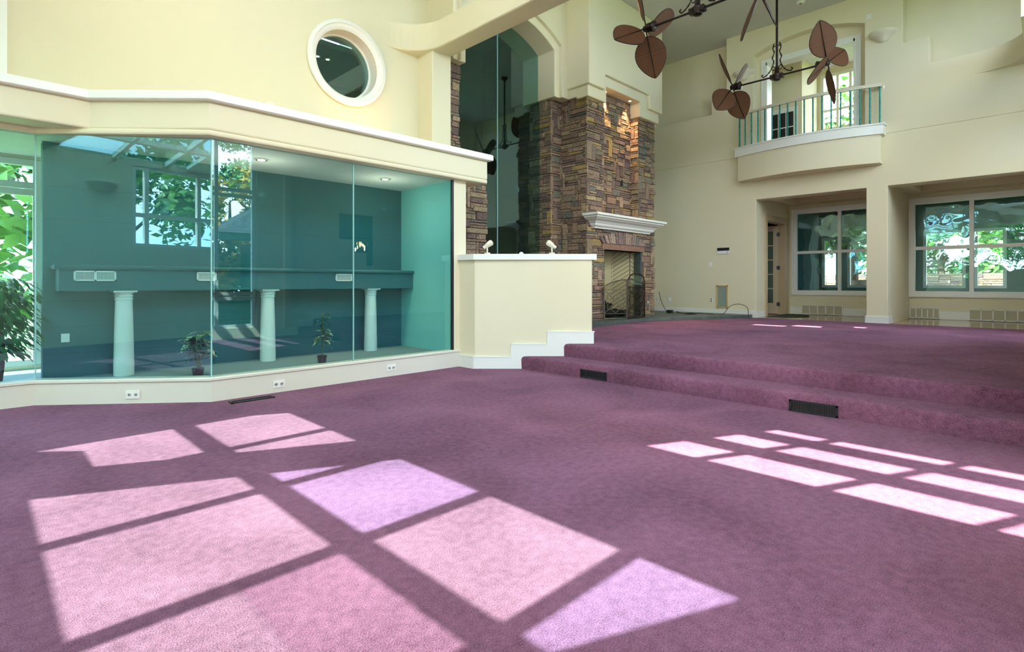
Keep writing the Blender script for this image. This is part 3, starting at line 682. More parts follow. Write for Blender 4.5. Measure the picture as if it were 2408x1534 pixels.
# columns
def column(x):
    t = thing('column', '', 'column', (x, 7.09, .2), group='white columns under the duct box')
    mb = MB(); mb.lathe([(.093, 0), (.094, .1), (.09, .3), (.084, .6), (.078, .83)], n=24); obj('shaft', mb, M['white'], t, smooth=True)
    mb = MB(); mb.lathe([(.078, .81), (.085, .815), (.085, .828), (.079, .832), (.079, .845), (.088, .85), (.088, .86), (.08, .864), (.082, .872), (.098, .893), (.100, .898)], n=24); mb.box(-.105, .105, -.105, .105, .897, .915); obj('capital', mb, M['white'], t, smooth=True)
    return t
for x, l in ((1.15, 'white tapered column behind the middle pane, left of the two potted plants'), (2.665, 'white tapered column between the two potted plants'), (4.14, 'white tapered column nearest the pale teal end wall')):
    column(x)['label'] = l
def vent(x0, x1, y, z0, z1, halves, label):
    t = thing('air_vent', label, 'vent', ((x0+x1)/2, y, z0), group='white vents in the duct box')
    mb = MB(); hw = (x1-x0)/2; h = z1-z0; e = .014
    mb.box(-hw, -hw+e, -.012, 0, 0, h); mb.box(hw-e, hw, -.012, 0, 0, h); mb.box(-hw, hw, -.012, 0, 0, e); mb.box(-hw, hw, -.012, 0, h-e, h)
    if halves: mb.box(-.008, .008, -.012, 0, 0, h)
    obj('frame', mb, M['white'], t)
    mb = MB(); mb.box(-hw+e, hw-e, -.003, -.001, e, h-e); obj('backing', mb, M['black'], t)
    mb = MB(); n_ = int((2*hw)/.012)
    for i in range(n_): x = -hw+e+(2*hw-2*e)*(i+.5)/n_; mb.box(x-.002, x+.002, -.009, -.004, e, h-e)
    for j in range(1, 6): z = e+(h-2*e)*j/6; mb.box(-hw+e, hw-e, -.007, -.004, z-.0015, z+.0015)
    obj('louvre', mb, M['white'], t)
vent(.714, 1.064, 6.98, 1.218, 1.322, True, 'wide white air vent left of the first column')
vent(1.822, 2.03, 6.98, 1.222, 1.322, False, 'white air vent between the first and second column')
vent(3.53, 3.78, 6.98, 1.222, 1.322, False, 'white air vent between the second and third column')
# downlights
downlight((2.4, 6.58, 2.655), .085, 'lit recessed downlight over the column between the two plants', 'downlights in the nook ceiling', power=60, fill_power=6)
downlight((4.07, 6.58, 2.655), .085, 'lit recessed downlight nearest the pale teal end wall', 'downlights in the nook ceiling', power=60, fill_power=6)
downlight((9.67, 6.82, 5.34), .06, 'recessed downlight at the left of the stone niche', 'downlights over the stone niche', power=150)
downlight((10.55, 6.76, 5.34), .06, 'recessed downlight at the right of the stone niche', 'downlights over the stone niche', power=150)
# outlets in the nook and the curb
def plate(name, loc, rz, w_, h_, label, cat, grp=None, kind='outlet'):
    t = thing(name, label, cat, loc, rz, grp)     # local -y is the front
    mb = MB(); mb.box(-w_/2, w_/2, -.008, 0, -h_/2, h_/2); obj('cover', mb, M['white'], t, bevel=.002)
    if kind == 'outlet':
        for s_ in (-1, 1):
            mb = MB(); dx, dz = (s_*w_*.23, 0) if w_ > h_ else (0, s_*h_*.23)
            mb.lathe([(.017, -.011), (.017, -.008)], (dx, 0, dz), 14, 'y'); mb.lathe([(0, -.011), (.017, -.011)], (dx, 0, dz), 14, 'y'); rc = obj('socket', mb, M['white'], t)
            mb = MB(); mb.box(dx-.009, dx-.005, -.0125, -.011, dz-.008, dz+.008); mb.box(dx+.005, dx+.009, -.0125, -.011, dz-.008, dz+.008); mb.box(dx-.002, dx+.002, -.0125, -.011, dz-.013, dz-.009); obj('slot', mb, M['black'], rc)
    elif kind == 'switch':
        mb = MB(); mb.box(-.005, .005, -.018, -.008, -.012, .012); obj('toggle', mb, M['white'], t)
    return t
def onpath(A, B, px, py_, off):
    a = (px-CX)/F; A, B = Vector(A), Vector(B); d = B-A
    # ray (1+a,1-a)*s ; solve A + d*t
    r0, r1 = 1+a, 1-a; t = (A.y*r0-A.x*r1)/(d.x*r1-d.y*r0); p = A+d*t; n = Vector((d.y, -d.x)).normalized()
    if n.dot(-p) < 0: n = -n
    p = p+n*off; Y = (p.x+p.y)/S2; return (p.x, p.y, CZ+(CY-py_)/F*Y), math.atan2(-n.x, n.y)+math.pi
for px, py_, A, B, l in ((318, 928, G[2], G[1], 'white outlet in the curb under the middle pane'), (652, 903, G[1], G[0], 'white outlet in the curb nearest the floor register'), (916, 865, G[1], G[0], 'white outlet in the curb nearest the cream half wall')):
    p, rz = onpath(A, B, px, py_, .036)
    plate('outlet', p, rz, .132, .082, l, 'outlet', 'outlets in the white curb')
plate('outlet', (.68, 7.308, .62), 0, .07, .09, 'white plate on the teal nook wall beside the leafy ficus', 'wall plate', kind='blank')

# ------------------------------------------------------------------ half wall
hx0, hy0 = 4.95, HW-4.95-.0; hx1 = 6.11; hy1 = HW-hx1
HT = 1.53
poly = [(4.95, 6.02), (4.95, hy0), (hx1, hy1), (hx1+.2, hy1+.2), (5.2, hy0+.1), (5.2, 6.02)]
mb = MB(); mb.prism_z([(4.93, 6.02), (4.95, hy0), (hx1, hy1), (hx1+.17, hy1+.17), (5.16, hy0+.13), (5.16, 6.02)], 0, HT); struct('wall_half', mb, M['plaster'], bevel=.02)
mb = MB(); mb.prism_z([(4.89, 6.02), (4.905, hy0-.02), (hx1+.03, hy1-.055), (hx1+.24, hy1+.155), (5.22, hy0+.16), (5.22, 6.02)], HT-.01, HT+.07); struct('trim_half_wall_cap', mb, M['white'])
# stepped baseboard along the half wall (outer offset)
mb = MB(); U = Vector((1, -1)).normalized(); O2 = Vector((4.95, hy0)); Nf = Vector((-1, -1)).normalized()
def on(s_, o=0): p = O2+U*s_+Nf*o; return p
L = (Vector((hx1, hy1))-O2).length
s1, s2 = (5.40-4.95)*S2, (5.82-4.95)*S2
def bb(s0, s3, z0, z1, o=.018):
    v = [(*on(s0, 0), z0), (*on(s3, 0), z0), (*on(s3, 0), z1), (*on(s0, 0), z1)]+[(*on(s0, o), z0), (*on(s3, o), z0), (*on(s3, o), z1), (*on(s0, o), z1)]
    mb.addf(v, [(0,1,2,3),(4,5,6,7),(0,1,5,4),(1,2,6,5),(2,3,7,6),(3,0,4,7)])
bh = .17; c1 = 5.22; a1 = (1204-CX)/F
sA = ((1203-CX)/F*7.52+.49*1)/1.0; sB = ((1288-CX)/F*7.52)+.49
off_ = (4.95-hy0)/S2; sA = (1203-CX)/F*7.52-off_; sB = (1288-CX)/F*7.52-off_
bb(0, sA, 0, bh); bb(sA, sB, 0, bh+.175); bb(sB, L+.02, 0, bh+.35)
bb(-.005, sA-.0, bh-.012, bh+.004, .024); bb(sA-.01, sB, bh+.163, bh+.179, .024); bb(sB-.01, L+.03, bh+.338, bh+.354, .024)
bb(sA-.012, sA+.004, bh, bh+.179, .024); bb(sB-.012, sB+.004, bh+.17, bh+.354, .024)
mb.box(4.915, 4.95, hy0-.01, 6.0, 0, bh); mb.box(4.908, 4.95, hy0-.014, 6.0, bh-.012, bh+.004)
struct('baseboard_half_wall', mb, M['white'])
# accent spotlights on the cap
def spot(px, lean, label):
    X = (px-CX)/F*7.62; Y = 7.62; x, y = (X+Y)/S2, (Y-X)/S2
    t = thing('spotlight', label, 'spotlight', (x, y, HT+.07), group='spotlights on the half wall cap')
    mb = MB(); mb.box(-.03, .03, -.03, .03, 0, .025); obj('base', mb, M['beige_spot'], t, bevel=.004)
    mb = MB(); mb.tube([(0, 0, .02), (0, 0, .10)], .010, 8); obj('stem', mb, M['beige_spot'], t)
    d = Vector((.5*lean*-1, .5*lean, -.35)).normalized()*-1 if False else (Vector((1, -1, 0)).normalized()*lean*.8+Vector((0, 0, .55))).normalized()
    c = Vector((0, 0, .13)); mb = MB(); mb.tube([c-d*.07, c-d*.02, c+d*.0, c+d*.06, c+d*.08, c+d*.09], [.022, .026, .036, .043, .036, .015], 16); obj('lamp_head', mb, M['beige_spot'], t, smooth=True)
    mb = MB(); mb.tube([c-d*.078, c-d*.068], [.024, .024], 14); obj('lens', mb, M['black'], t)
spot(1146, 1, 'cream accent spotlight at the left of the half wall cap')
spot(1298, -1, 'cream accent spotlight at the right of the half wall cap')
X = (1226-CX)/F*7.55; mb = MB(); mb.lathe([(.032, 0), (.028, .018), (.012, .03), (0, .032)], ((X+7.55)/S2, (7.55-X)/S2, HT+.07), 16); tag(obj('sensor_dome', mb, M['white'], smooth=True), 'small white dome on the half wall cap between the spotlights', 'sensor')

# ------------------------------------------------------------------ hearth
he = [(8.2, 6.08), (9.06, 6.22), (9.8, 6.27), (10.5, 6.23), (11.2, 6.0), (13.0, 5.12), (13.38, 5.12), (13.38, 7.9), (8.2, 7.9)]
mb = MB(); mb.prism_z(he, FL, FL+.075); tag(obj('hearth', mb, M['slate'], bevel=.006), 'low dark slate hearth running from the fireplace along the cream wall', 'hearth')

# ------------------------------------------------------------------ baseboards on the east wall
def base_x(x, y0, y1, z0=FL, h=.145):
    mb.box(x-.02, x, y0, y1, z0, z0+h); mb.box(x-.026, x, y0, y1, z0+h-.03, z0+h-.018)
mb = MB(); base_x(EW, 5.04, 7.9, FL+.0, .145+.03); base_x(EW, 2.383, 2.764)
mb.box(EW-.02, EW+ED, 5.02, 5.042, FL, FL+.145); mb.box(EW-.02, EW+ED, 2.764, 2.784, FL, FL+.145); mb.box(EW-.02, EW+ED, 2.363, 2.383, FL, FL+.145)
mb.box(WX-.02, WX, -.2, 2.38, FL, FL+.19); mb.box(WX-.02, WX, 2.77, 5.03, FL, FL+.19); mb.box(EW+ED, 13.98, 5.04, 5.06, FL, FL+.145)
struct('baseboard_east', mb, M['white'])
# long baseboard grilles in the alcoves
def grille(y0, y1, n_, label):
    t = thing('baseboard_grille', label, 'grille', (WX-.02, (y0+y1)/2, FL), group='white framed grilles along the alcove baseboard')
    hw = (y1-y0)/2; mb = MB(); e = .022
    for k in range(n_+1): y = -hw+2*hw*k/n_; mb.box(-.03, -.005, y-e/2, y+e/2, .01, .26)
    mb.box(-.03, -.005, -hw, hw, .01, .03); mb.box(-.03, -.005, -hw, hw, .238, .26); obj('frame', mb, M['white'], t)
    for k in range(n_):
        mb = MB(); a = -hw+2*hw*k/n_; mb.box(-.016, -.006, a+e/2, a+2*hw/n_-e/2, .03, .238); obj('panel', mb, M['grille'], t)
grille(3.77, 4.73, 5, 'five-panel baseboard grille in the left alcove beside the doorway')
grille(1.81, 2.36, 5, 'baseboard grille just right of the square pillar')
grille(.1, 1.28, 6, 'baseboard grille farthest right under the second window')
# doormat (half round)
mb = MB(); mb.prism_z([(14.72+.72*math.cos(a*math.pi/24)*-1, 5.0-.72*math.sin(a*math.pi/24)) for a in range(25)], FL-.004, FL+.012); tag(obj('door_mat', mb, M['mat']), 'dark half-round door mat in front of the french door', 'mat')
# wall plates on the east wall
def ew(px, py_):
    a = (px-CX)/F; y = EW*(1-a)/(1+a); Y = (EW+y)/S2; return y, CZ+(CY-py_)/F*Y
RZ = -math.pi/2     # local -y front -> world -x
y, z = ew(1671, 622); plate('light_switch', (EW, y, z), RZ, .075, .12, 'white light switch under the black and white wall panel', 'switch', kind='switch')
y, z = ew(1673, 706); plate('outlet', (EW, y, z), RZ, .075, .12, 'white outlet directly left of the in-wall speaker', 'outlet')
y, z = ew(1575, 705); plate('light_switch', (EW, y, z), RZ, .075, .12, 'white wall plate low on the wall above the coiled cable', 'switch', kind='switch')
y, z = ew(1545, 705); plate('outlet', (EW, y, z), RZ, .12, .12, 'cream outlet hard against the stone tower', 'outlet')
y, z = ew(2043, 40); plate('blank_plate', (EW, y, z), RZ, .1, .12, 'blank white plate above the right wall sconce', 'wall plate', kind='blank')
y, z = ew(1701, 590)
t = thing('wall_panel', 'small black and white control panel on the cream wall', 'panel', (EW, y, z))
mb = MB(); mb.box(-.02, 0, -.15, .15, -.08, .0); obj('housing', mb, M['white'], t); mb = MB(); mb.box(-.022, 0, -.15, .15, 0, .075); obj('display', mb, M['black'], t)
mb = MB(); mb.box(-.026, -.02, -.12, -.11, -.06, -.02); obj('button', mb, M['black'], t)
y0_, zt = ew(1686, 671); y1_, zb = ew(1712, 726)
t = thing('wall_speaker', 'grey-green in-wall speaker in a tan frame above the baseboard', 'speaker', (EW, (y0_+y1_)/2, (zt+zb)/2))
hw, hh = (y0_-y1_)/2, (zt-zb)/2
mb = MB(); e = .03
for (a, b_, c_, d) in ((-hw, -hw+e, -hh, hh), (hw-e, hw, -hh, hh), (-hw, hw, -hh, -hh+e), (-hw, hw, hh-e, hh)): mb.box(-.02, 0, a, b_, c_, d)
obj('frame', mb, M['tan_frame'], t); mb = MB(); mb.box(-.012, 0, -hw+e, hw-e, -hh+e, hh-e); obj('grille_cloth', mb, M['mesh_grey'], t)
# cables and adapter on the hearth
def hp(px, py_, z=FL+.08):
    Y = (CZ-z)*F/(py_-CY); X = (px-CX)/F*Y; return Vector(((X+Y)/S2, (Y-X)/S2, z))
def spl(pts, n=8):
    P = [Vector(p) for p in pts]; P = [P[0]]+P+[P[-1]]; o = []
    for i in range(1, len(P)-2):
        for k in range(n):
            t = k/n; a, b_, c, d = P[i-1], P[i], P[i+1], P[i+2]
            o.append(.5*((2*b_)+(c-a)*t+(2*a-5*b_+4*c-d)*t*t+(3*b_-a-3*c+d)*t**3))
    return o+[P[-2]]
zc_ = FL+.083
p0 = Vector((12.95, 5.17, zc_)); cab = [(13.34, 7.1, zc_), (13.1, 6.9, zc_), (12.7, 6.75, zc_), (12.6, 6.4, zc_), (12.9, 6.2, zc_), (12.75, 5.9, zc_), (12.82, 5.62, zc_), (13.0, 5.5, FL+.28), (13.05, 5.3, FL+.33), (13.02, 5.1, FL+.25), (12.99, 5.06, FL+.02), (12.9, 5.0, FL+.012)]
mb = MB(); mb.tube(spl(cab), .007, 6); tag(obj('cable', mb, M['cable']), 'black cable looping along the hearth and down its right end', 'cable')
mb = MB(); mb.tube([(12.45+.16*math.cos(a*.5)*(1+.1*math.sin(a)), 6.25+.13*math.sin(a*.5), zc_+.002+.004*(a % 3)) for a in range(0, 60)], .008, 6); tag(obj('coiled_cable', mb, M['cable']), 'flat coil of black cable lying on the hearth', 'cable')
mb = MB(); mb.box(12.55, 12.67, 6.82, 6.96, FL+.075, FL+.15); tag(obj('power_adapter', mb, M['cable'], bevel=.01), 'small black power adapter on the hearth near the stone tower', 'adapter')
mb = MB(); mb.tube(spl([(13.35, 7.62, .95), (13.25, 7.5, .7), (13.0, 7.2, zc_), (12.7, 6.95, zc_)]), .007, 6); tag(obj('cable', mb, M['cable']), 'black cable hanging from the outlet beside the stone tower', 'cable')
# gas key valve on stone
t = thing('gas_valve', 'small chrome gas valve in the stone right of the firebox', 'valve', (11.22, TY-.04, .74)); mb = MB(); mb.lathe([(.03, 0), (.028, -.012), (.0, -.014)], n=16, axis='y'); obj('escutcheon', mb, M['white'], t); mb = MB(); mb.lathe([(.01, -.012), (.01, -.03), (0, -.03)], n=10, axis='y'); obj('stem', mb, M['black'], t)
mb = MB(); mb.box(10.37, 10.44, TY+.135, TY+.15, 3.4, 3.53); tag(obj('niche_box', mb, M['black']), 'small dark junction box in the stone niche above the mantel', 'junction box')
# fire screen
fs_ = thing('fire_screen', 'dark scrolled wrought-iron folding screen standing before the firebox', 'fire screen', (9.8, 6.35, FL+.075))
def leafpanel(A, B, h0, h1, arch, name, m_, parts=True):
    A, B = Vector(A)-Vector((9.8, 6.35)), Vector(B)-Vector((9.8, 6.35)); W = (B-A).length; d = (B-A).normalized()
    def Q(u, z): p = A+d*u; return (p.x, p.y, z)
    def top(u):
        if arch: k = (u/W*2-1); return h0+(h1-h0)*math.sqrt(max(0, 1-k*k))
        return h0+(h1-h0)*(1-(1-u/W)**2)
    mb = MB(); r_ = .014
    mb.tube([Q(0, .02)]+[Q(W*i/16, top(W*i/16)) for i in range(17)]+[Q(W, .02), Q(0, .02)], r_, 6)
    fr = obj(name, mb, m_, fs_)
    mb = MB(); q = .0055
    hm = h0*.9; cxu = W/2
    mb.tube([Q(0, hm), Q(W, hm)], q, 5); mb.tube([Q(0, .12), Q(W, .12)], q, 5); mb.tube([Q(0, .12), Q(W, hm)], q, 5); mb.tube([Q(W, .12), Q(0, hm)], q, 5)
    for sx_ in (-1, 1):
        for sz, zc2 in ((1, .12+(hm-.12)*.27), (-1, .12+(hm-.12)*.75)):
            pts = []
            for k in range(26):
                a = k*.33; rr = W*.21*(1-k/30); pts.append(Q(cxu+sx_*(W*.24-rr*math.cos(a)*.9), zc2+sz*rr*math.sin(a)))
            mb.tube(pts, q, 5)
        mb.tube([Q(cxu+sx_*W*.42*math.sin(math.pi*k/14), .14+(hm-.14)*k/14) for k in range(15)], q, 5)
    obj('scrollwork', mb, m_, fr)
    mb = MB(); n_ = 16
    pts = [Q(0, .03)]+[Q(W*i/n_, top(W*i/n_)) for i in range(n_+1)]+[Q(W, .03)]
    nn = Vector((-d.y, d.x, 0))*.002; k = len(pts); v = [Vector(p) for p in pts]+[Vector(p)+nn for p in pts]
    mb.addf(v, [tuple(range(k)), tuple(range(2*k-1, k-1, -1))]); obj('wire_mesh', mb, M['screen_mesh'], fr)
M['iron_grey'] = mat('pewter_iron', (.16, .14, .11), .5, .6); M['iron'] = mat('brown_iron', (.05, .022, .018), .4, .6)
leafpanel((9.36, 6.62), (9.76, 6.33), .70, .84, False, 'side_panel', M['iron_grey'])
leafpanel((9.78, 6.32), (10.52, 6.36), .78, .98, True, 'centre_panel', M['iron'])
leafpanel((10.53, 6.38), (10.25, 6.62), .74, .86, False, 'side_panel', M['iron'])
for o in fs_.children_recursive: pass
# logs
def log(a, b_, r_, label):
    mb = MB(); a, b_ = Vector(a), Vector(b_); mb.tube([a+(b_-a)*i/6+Vector((0, 0, .012*math.sin(i*2+r_*90))) for i in range(7)], [r_*(.9+.15*math.sin(i*1.7)) for i in range(7)], 10); tag(obj('log', mb, M['log'], smooth=True), label, 'log', 'charred logs in the firebox')
log((9.6, 6.85, FL+.17), (10.6, 6.9, FL+.17), .08, 'lowest charred log across the front of the firebox')
log((9.75, 7.05, FL+.18), (10.5, 7.1, FL+.18), .085, 'charred log at the back of the firebox')
log((9.62, 6.9, FL+.30), (10.25, 7.08, FL+.34), .07, 'charred log laid aslant on the other two')
log((9.63, 7.0, FL+.5), (9.9, 6.95, FL+.36), .06, 'short charred log propped upright at the left of the pile')

# ------------------------------------------------------------------ registers
def register(loc, rz, L_, H_, flat, label, grp=None):
    t = thing('floor_register', label, 'vent', loc, rz, grp); e = .016; d = .012
    mb = MB(); hw, hh = L_/2, H_/2
    def bx(a, b_, c_, f, dd=d, d0=0):
        if flat: mb.box(a, b_, c_, f, d0, dd)
        else: mb.box(a, b_, -dd, -d0, c_, f)
    bx(-hw, hw, -hh, -hh+e); bx(-hw, hw, hh-e, hh); bx(-hw, -hw+e, -hh, hh); bx(hw-e, hw, -hh, hh); obj('frame', mb, M['black'], t)
    mb = MB(); bx(-hw+e, hw-e, -hh+e, hh-e, .003); obj('cavity', mb, M['cable'], t)
    mb = MB(); n_ = int(L_/.022)
    for i in range(n_): x = -hw+e+(L_-2*e)*(i+.5)/n_; bx(x-.003, x+.003, -hh+e, hh-e, .008, .003)
    obj('slats', mb, M['metal_dark'], t)
def rs(px, x=5.40):
    a = (px-CX)/F; return x*(1-a)/(1+a)
y1, y2 = rs(1366), rs(1427); register((5.397, (y1+y2)/2, .066), RZ, abs(y1-y2), .10, False, 'black register in the lower step riser near the half wall', 'registers in the step riser')
y1, y2 = rs(1857), rs(1971); register((5.397, (y1+y2)/2, .058), RZ, abs(y1-y2), .105, False, 'black register in the lower step riser farther right', 'registers in the step riser')
def fl(px, py_, z=0):
    Y = (CZ-z)*F/(py_-CY); X = (px-CX)/F*Y; return Vector(((X+Y)/S2, (Y-X)/S2, z))
pa, pb = fl(545, 949), fl(638, 934); register(((pa.x+pb.x)/2, (pa.y+pb.y)/2, 0), 0, .42, .10, True, 'black floor register in the carpet beside the white curb')

# ------------------------------------------------------------------ balcony
bal = thing('balcony', 'curved cream balcony with pale rail and verdigris balusters over the openings', 'balcony', (EW, YC, 3.68))
def bow(off=0, n=24, y0=5.42, y1=2.46, xe=13.17, xm=12.90):
    c_ = (y0-y1)/2; sg = xe-xm; r_ = (c_*c_+sg*sg)/(2*sg); yc_ = (y0+y1)/2; cx_ = xm+r_; a = math.asin(c_/r_)
    return [(cx_-(r_+off)*math.cos(a-2*a*i/n), yc_+(r_+off)*math.sin(a-2*a*i/n)) for i in range(n+1)]
b0 = bow(-.04); mb = MB(); mb.prism_z([(EW, b0[0][1])]+b0+[(EW, b0[-1][1])], 3.67, 4.3); obj('skirt', mb, M['plaster'], bal, True, bevel=.01)
b1 = bow(0); ends = [(EW, b1[0][1]+.05), (b1[0][0], b1[0][1]+.05)]; b1p = [(EW, b1[0][1]+.04), (b1[0][0], b1[0][1]+.04)]+b1[1:-1]+[(b1[-1][0], b1[-1][1]-.04), (EW, b1[-1][1]-.04)]
mb = MB(); mb.prism_z(b1p, 4.26, 4.46); b2 = bow(.02); b2p = [(EW, b2[0][1]+.06), (b2[0][0], b2[0][1]+.06)]+b2[1:-1]+[(b2[-1][0], b2[-1][1]-.06), (EW, b2[-1][1]-.06)]
mb.prism_z(b2p, 4.45, 4.48); obj('edge_trim', mb, M['white'], bal, True)
b3 = bow(-.10); rp = [(EW, b3[0][1]+.0)]+b3+[(EW, b3[-1][1])]
mb = MB(); mb.sweep(rp, [(-.035, 5.26), (-.03, 5.285), (-.04, 5.30), (-.035, 5.32), (.035, 5.32), (.04, 5.30), (.03, 5.285), (.035, 5.26)]); obj('handrail', mb, M['beige_spot'], bal, True)
bs = bow(-.10, 17)
for i, (x, y) in enumerate(bs):
    mb = MB(); mb.tube([(x, y, 4.48), (x, y, 4.6), (x, y, 5.27)], [.017, .016, .016], 8)
    obj('baluster', mb, M['verdigris'], bal, True)
for y in (bs[0][1], bs[-1][1]):
    mb = MB(); mb.tube([(13.29, y, 4.48), (13.29, y, 5.27)], .012, 8); obj('baluster', mb, M['verdigris'], bal, True)
    mb = MB(); mb.lathe([(.06, EW), (.06, EW-.015), (.035, EW-.03), (0, EW-.03)], (0, y, 5.27), 20, 'x'); obj('rosette', mb, M['beige_spot'], bal, True)
# sconces
def sconce(name, loc, rz, label):   # half bowl with nub
    t = thing(name, label, 'sconce', loc, rz, 'half-bowl plaster wall sconces')  # front = local -y
    mb = MB(); k = [(.0, -.11), (.07, -.09), (.10, -.06), (.115, -.03), (.20, .02), (.235, .06), (.245, .09), (.235, .10)]
    mb.lathe([(r_*1.08, z*1.05) for r_, z in k], n=24, a0=math.pi, a1=2*math.pi); obj('bowl', mb, M['beige_spot'], t, smooth=True)
    mb = MB(); mb.lathe([(.105, -.052), (.108, -.056), (.105, -.06)], n=24, a0=math.pi, a1=2*math.pi); obj('groove_ring', mb, M['grille'], t)
    return t
y, z = ew(2077, 88); sconce('wall_sconce', (EW, y, z), RZ, 'cream half-bowl sconce right of the balcony arch')
y, z = ew(1750, 180); sconce('wall_sconce', (EW, y, z), RZ, 'cream half-bowl sconce left of the balcony, partly behind the fan')
# smoke detector
t = thing('smoke_detector', 'round white smoke detector on the ceiling above the balcony', 'smoke detector', (12.75, 3.85, CE)); mb = MB(); mb.lathe([(.09, 0), (.09, -.02), (.07, -.045), (.03, -.05), (0, -.05)], n=24); obj('housing', mb, M['white'], t, smooth=True); mb = MB(); mb.lathe([(.03, -.05), (.03, -.056), (0, -.056)], n=14); obj('test_button', mb, M['mesh_grey'], t)

# ------------------------------------------------------------------ twin-head fans
def blade_mesh():
    mb = MB(); L_, W_ = .66, .50; n_ = 28; pts = []
    for k in range(n_):
        a = 2*math.pi*k/n_; z = .12+L_*(.5-.5*math.cos(a)); s_ = (z-.12)/L_
        wdt = W_/2*math.sin(math.pi*s_**.82)**.72 if 0 < s_ < 1 else 0
        pts.append((wdt*(1 if a < math.pi else -1), z))
    v = [(x, .006+.10*x*x, z) for x, z in pts]+[(x, -.006+.10*x*x, z) for x, z in pts]
    cpt = len(v); zz_ = [.12+L_*q_/10 for q_ in range(11)]
    fs = [tuple(range(n_)), tuple(range(2*n_-1, n_-1, -1))]+[(i, (i+1) % n_, n_+(i+1) % n_, n_+i) for i in range(n_)]
    mb.addf(v, fs)
    return mb, pts
def fan(name, loc, label, angs):
    t = thing(name, label, 'ceiling fan', loc, group='twin-head ceiling fans')      # origin at hub
    up = CE-loc[2]
    mb = MB(); mb.tube([(0, 0, .05), (0, 0, up-.03)], .022, 12); obj('down_rod', mb, M['metal_dark'], t, smooth=True)
    mb = MB(); mb.lathe([(0, up), (.10, up), (.10, up-.02), (.07, up-.07), (.03, up-.10), (0, up-.10)], n=20); obj('canopy', mb, M['metal_dark'], t, smooth=True)
    mb = MB(); mb.lathe([(0, -.09), (.05, -.085), (.068, -.07), (.075, -.02), (.085, .0), (.085, .03), (.06, .05), (.045, .07), (.038, .15), (.028, .19), (.0, .19)], n=20); mb.box(-.05, .05, -.12, .12, -.045, .035); obj('gearbox', mb, M['metal_dark'], t, smooth=True)
    for s_ in (-1, 1):
        mb = MB(); mb.tube([(0, s_*.1, 0), (0, s_*.72, 0)], .018, 10); obj('arm', mb, M['metal_dark'], t, smooth=True)
        # scroll bracket
        mb = MB(); pts = [(0, s_*.05, .66), (0, s_*.075, .56), (0, s_*.05, .48), (0, s_*.085, .38), (0, s_*.06, .30), (0, s_*.09, .2), (0, s_*.13, .13), (0, s_*.18, .08), (0, s_*.23, .05), (0, s_*.27, .05), (0, s_*.285, .085), (0, s_*.26, .10)]
        sp = spl(pts, 5); mb.tube(sp, [.008+.006*abs(math.sin(i*.55)) for i in range(len(sp))], 6)
        mb.tube([(0, 0, .60), (0, s_*.07, .60)], .009, 6); mb.tube(spl([(0, s_*.08, .22), (0, s_*.03, .17), (0, s_*.05, .13), (0, s_*.09, .14)], 5), .008, 6)
        obj('scroll_bracket', mb, M['metal_dark'], t)
        mb = MB(); Y0 = s_*.70; TL0 = angs[0 if s_ < 0 else 1]
        mb.lathe([(0, Y0-s_*.0), (.05, Y0), (.085, Y0+s_*.02), (.085, Y0+s_*.035), (.072, Y0+s_*.04), (.072, Y0+s_*.15), (.06, Y0+s_*.17), (.05, Y0+s_*.18), (.05, Y0+s_*.215), (.03, Y0+s_*.235), (0, Y0+s_*.235)], n=20, axis='y')
        TT = Matrix.Translation((0, Y0, 0)) @ Matrix.Rotation(R(TL0[3]), 4, 'Z') @ Matrix.Rotation(R(TL0[2]), 4, 'X') @ Matrix.Translation((0, -Y0, 0)); mb.v = [TT @ p for p in mb.v]
        mo = obj('motor', mb, M['metal_dark'], t, smooth=True)
        a0, pitch, tx, tz = angs[0 if s_ < 0 else 1]; TL = Matrix.Translation((0, s_*.70, 0)) @ Matrix.Rotation(R(tz), 4, 'Z') @ Matrix.Rotation(R(tx), 4, 'X')
        for k in range(4):
            th = R(a0+90*k); bm_, pts = blade_mesh()
            rib = MB(); rib.tube([(0, -.012, .05), (0, -.012, .40), (0, -.010, .77)], [.012, .006, .004], 6); 
            rim = MB(); rim.tube([(x, .10*x*x, z) for x, z in pts]+[(pts[0][0], 0, pts[0][1])], .008, 5)
            rot = TL @ Matrix.Translation((0, s_*.195, 0)) @ Matrix.Rotation(th, 4, 'Y') @ Matrix.Rotation(R(pitch), 4, 'Z')
            b_ = obj('blade', bm_, M['wicker'], mo); b_.matrix_local = rot
            r2 = MB(); r2.v = rib.v+rim.v; o_ = len(rib.v); r2.f = rib.f+[tuple(i+o_ for i in f) for f in rim.f]; r2.c = [None]*len(r2.f)
            rb = obj('blade_rim', r2, M['metal_dark'], mo); rb.matrix_local = rot; rb['label'] = 'dark rim and rib of a wicker blade'
    return t
FAN_FAR = [(57.6, -37.7, 4.6, -8.5), (43.5, 38.5, 4.1, -6.7)]; FAN_NEAR = [(16.9, -35.1, 11.4, -.2), (62.8, 44.7, 6.3, -7.1)]
fan('ceiling_fan', (11.22, 3.82, 5.28), 'twin-head wicker ceiling fan hanging before the balcony', FAN_FAR)
fan('ceiling_fan', (7.65, 3.73, 5.28), 'twin-head wicker ceiling fan nearer the camera, cut by the top edge', FAN_NEAR)

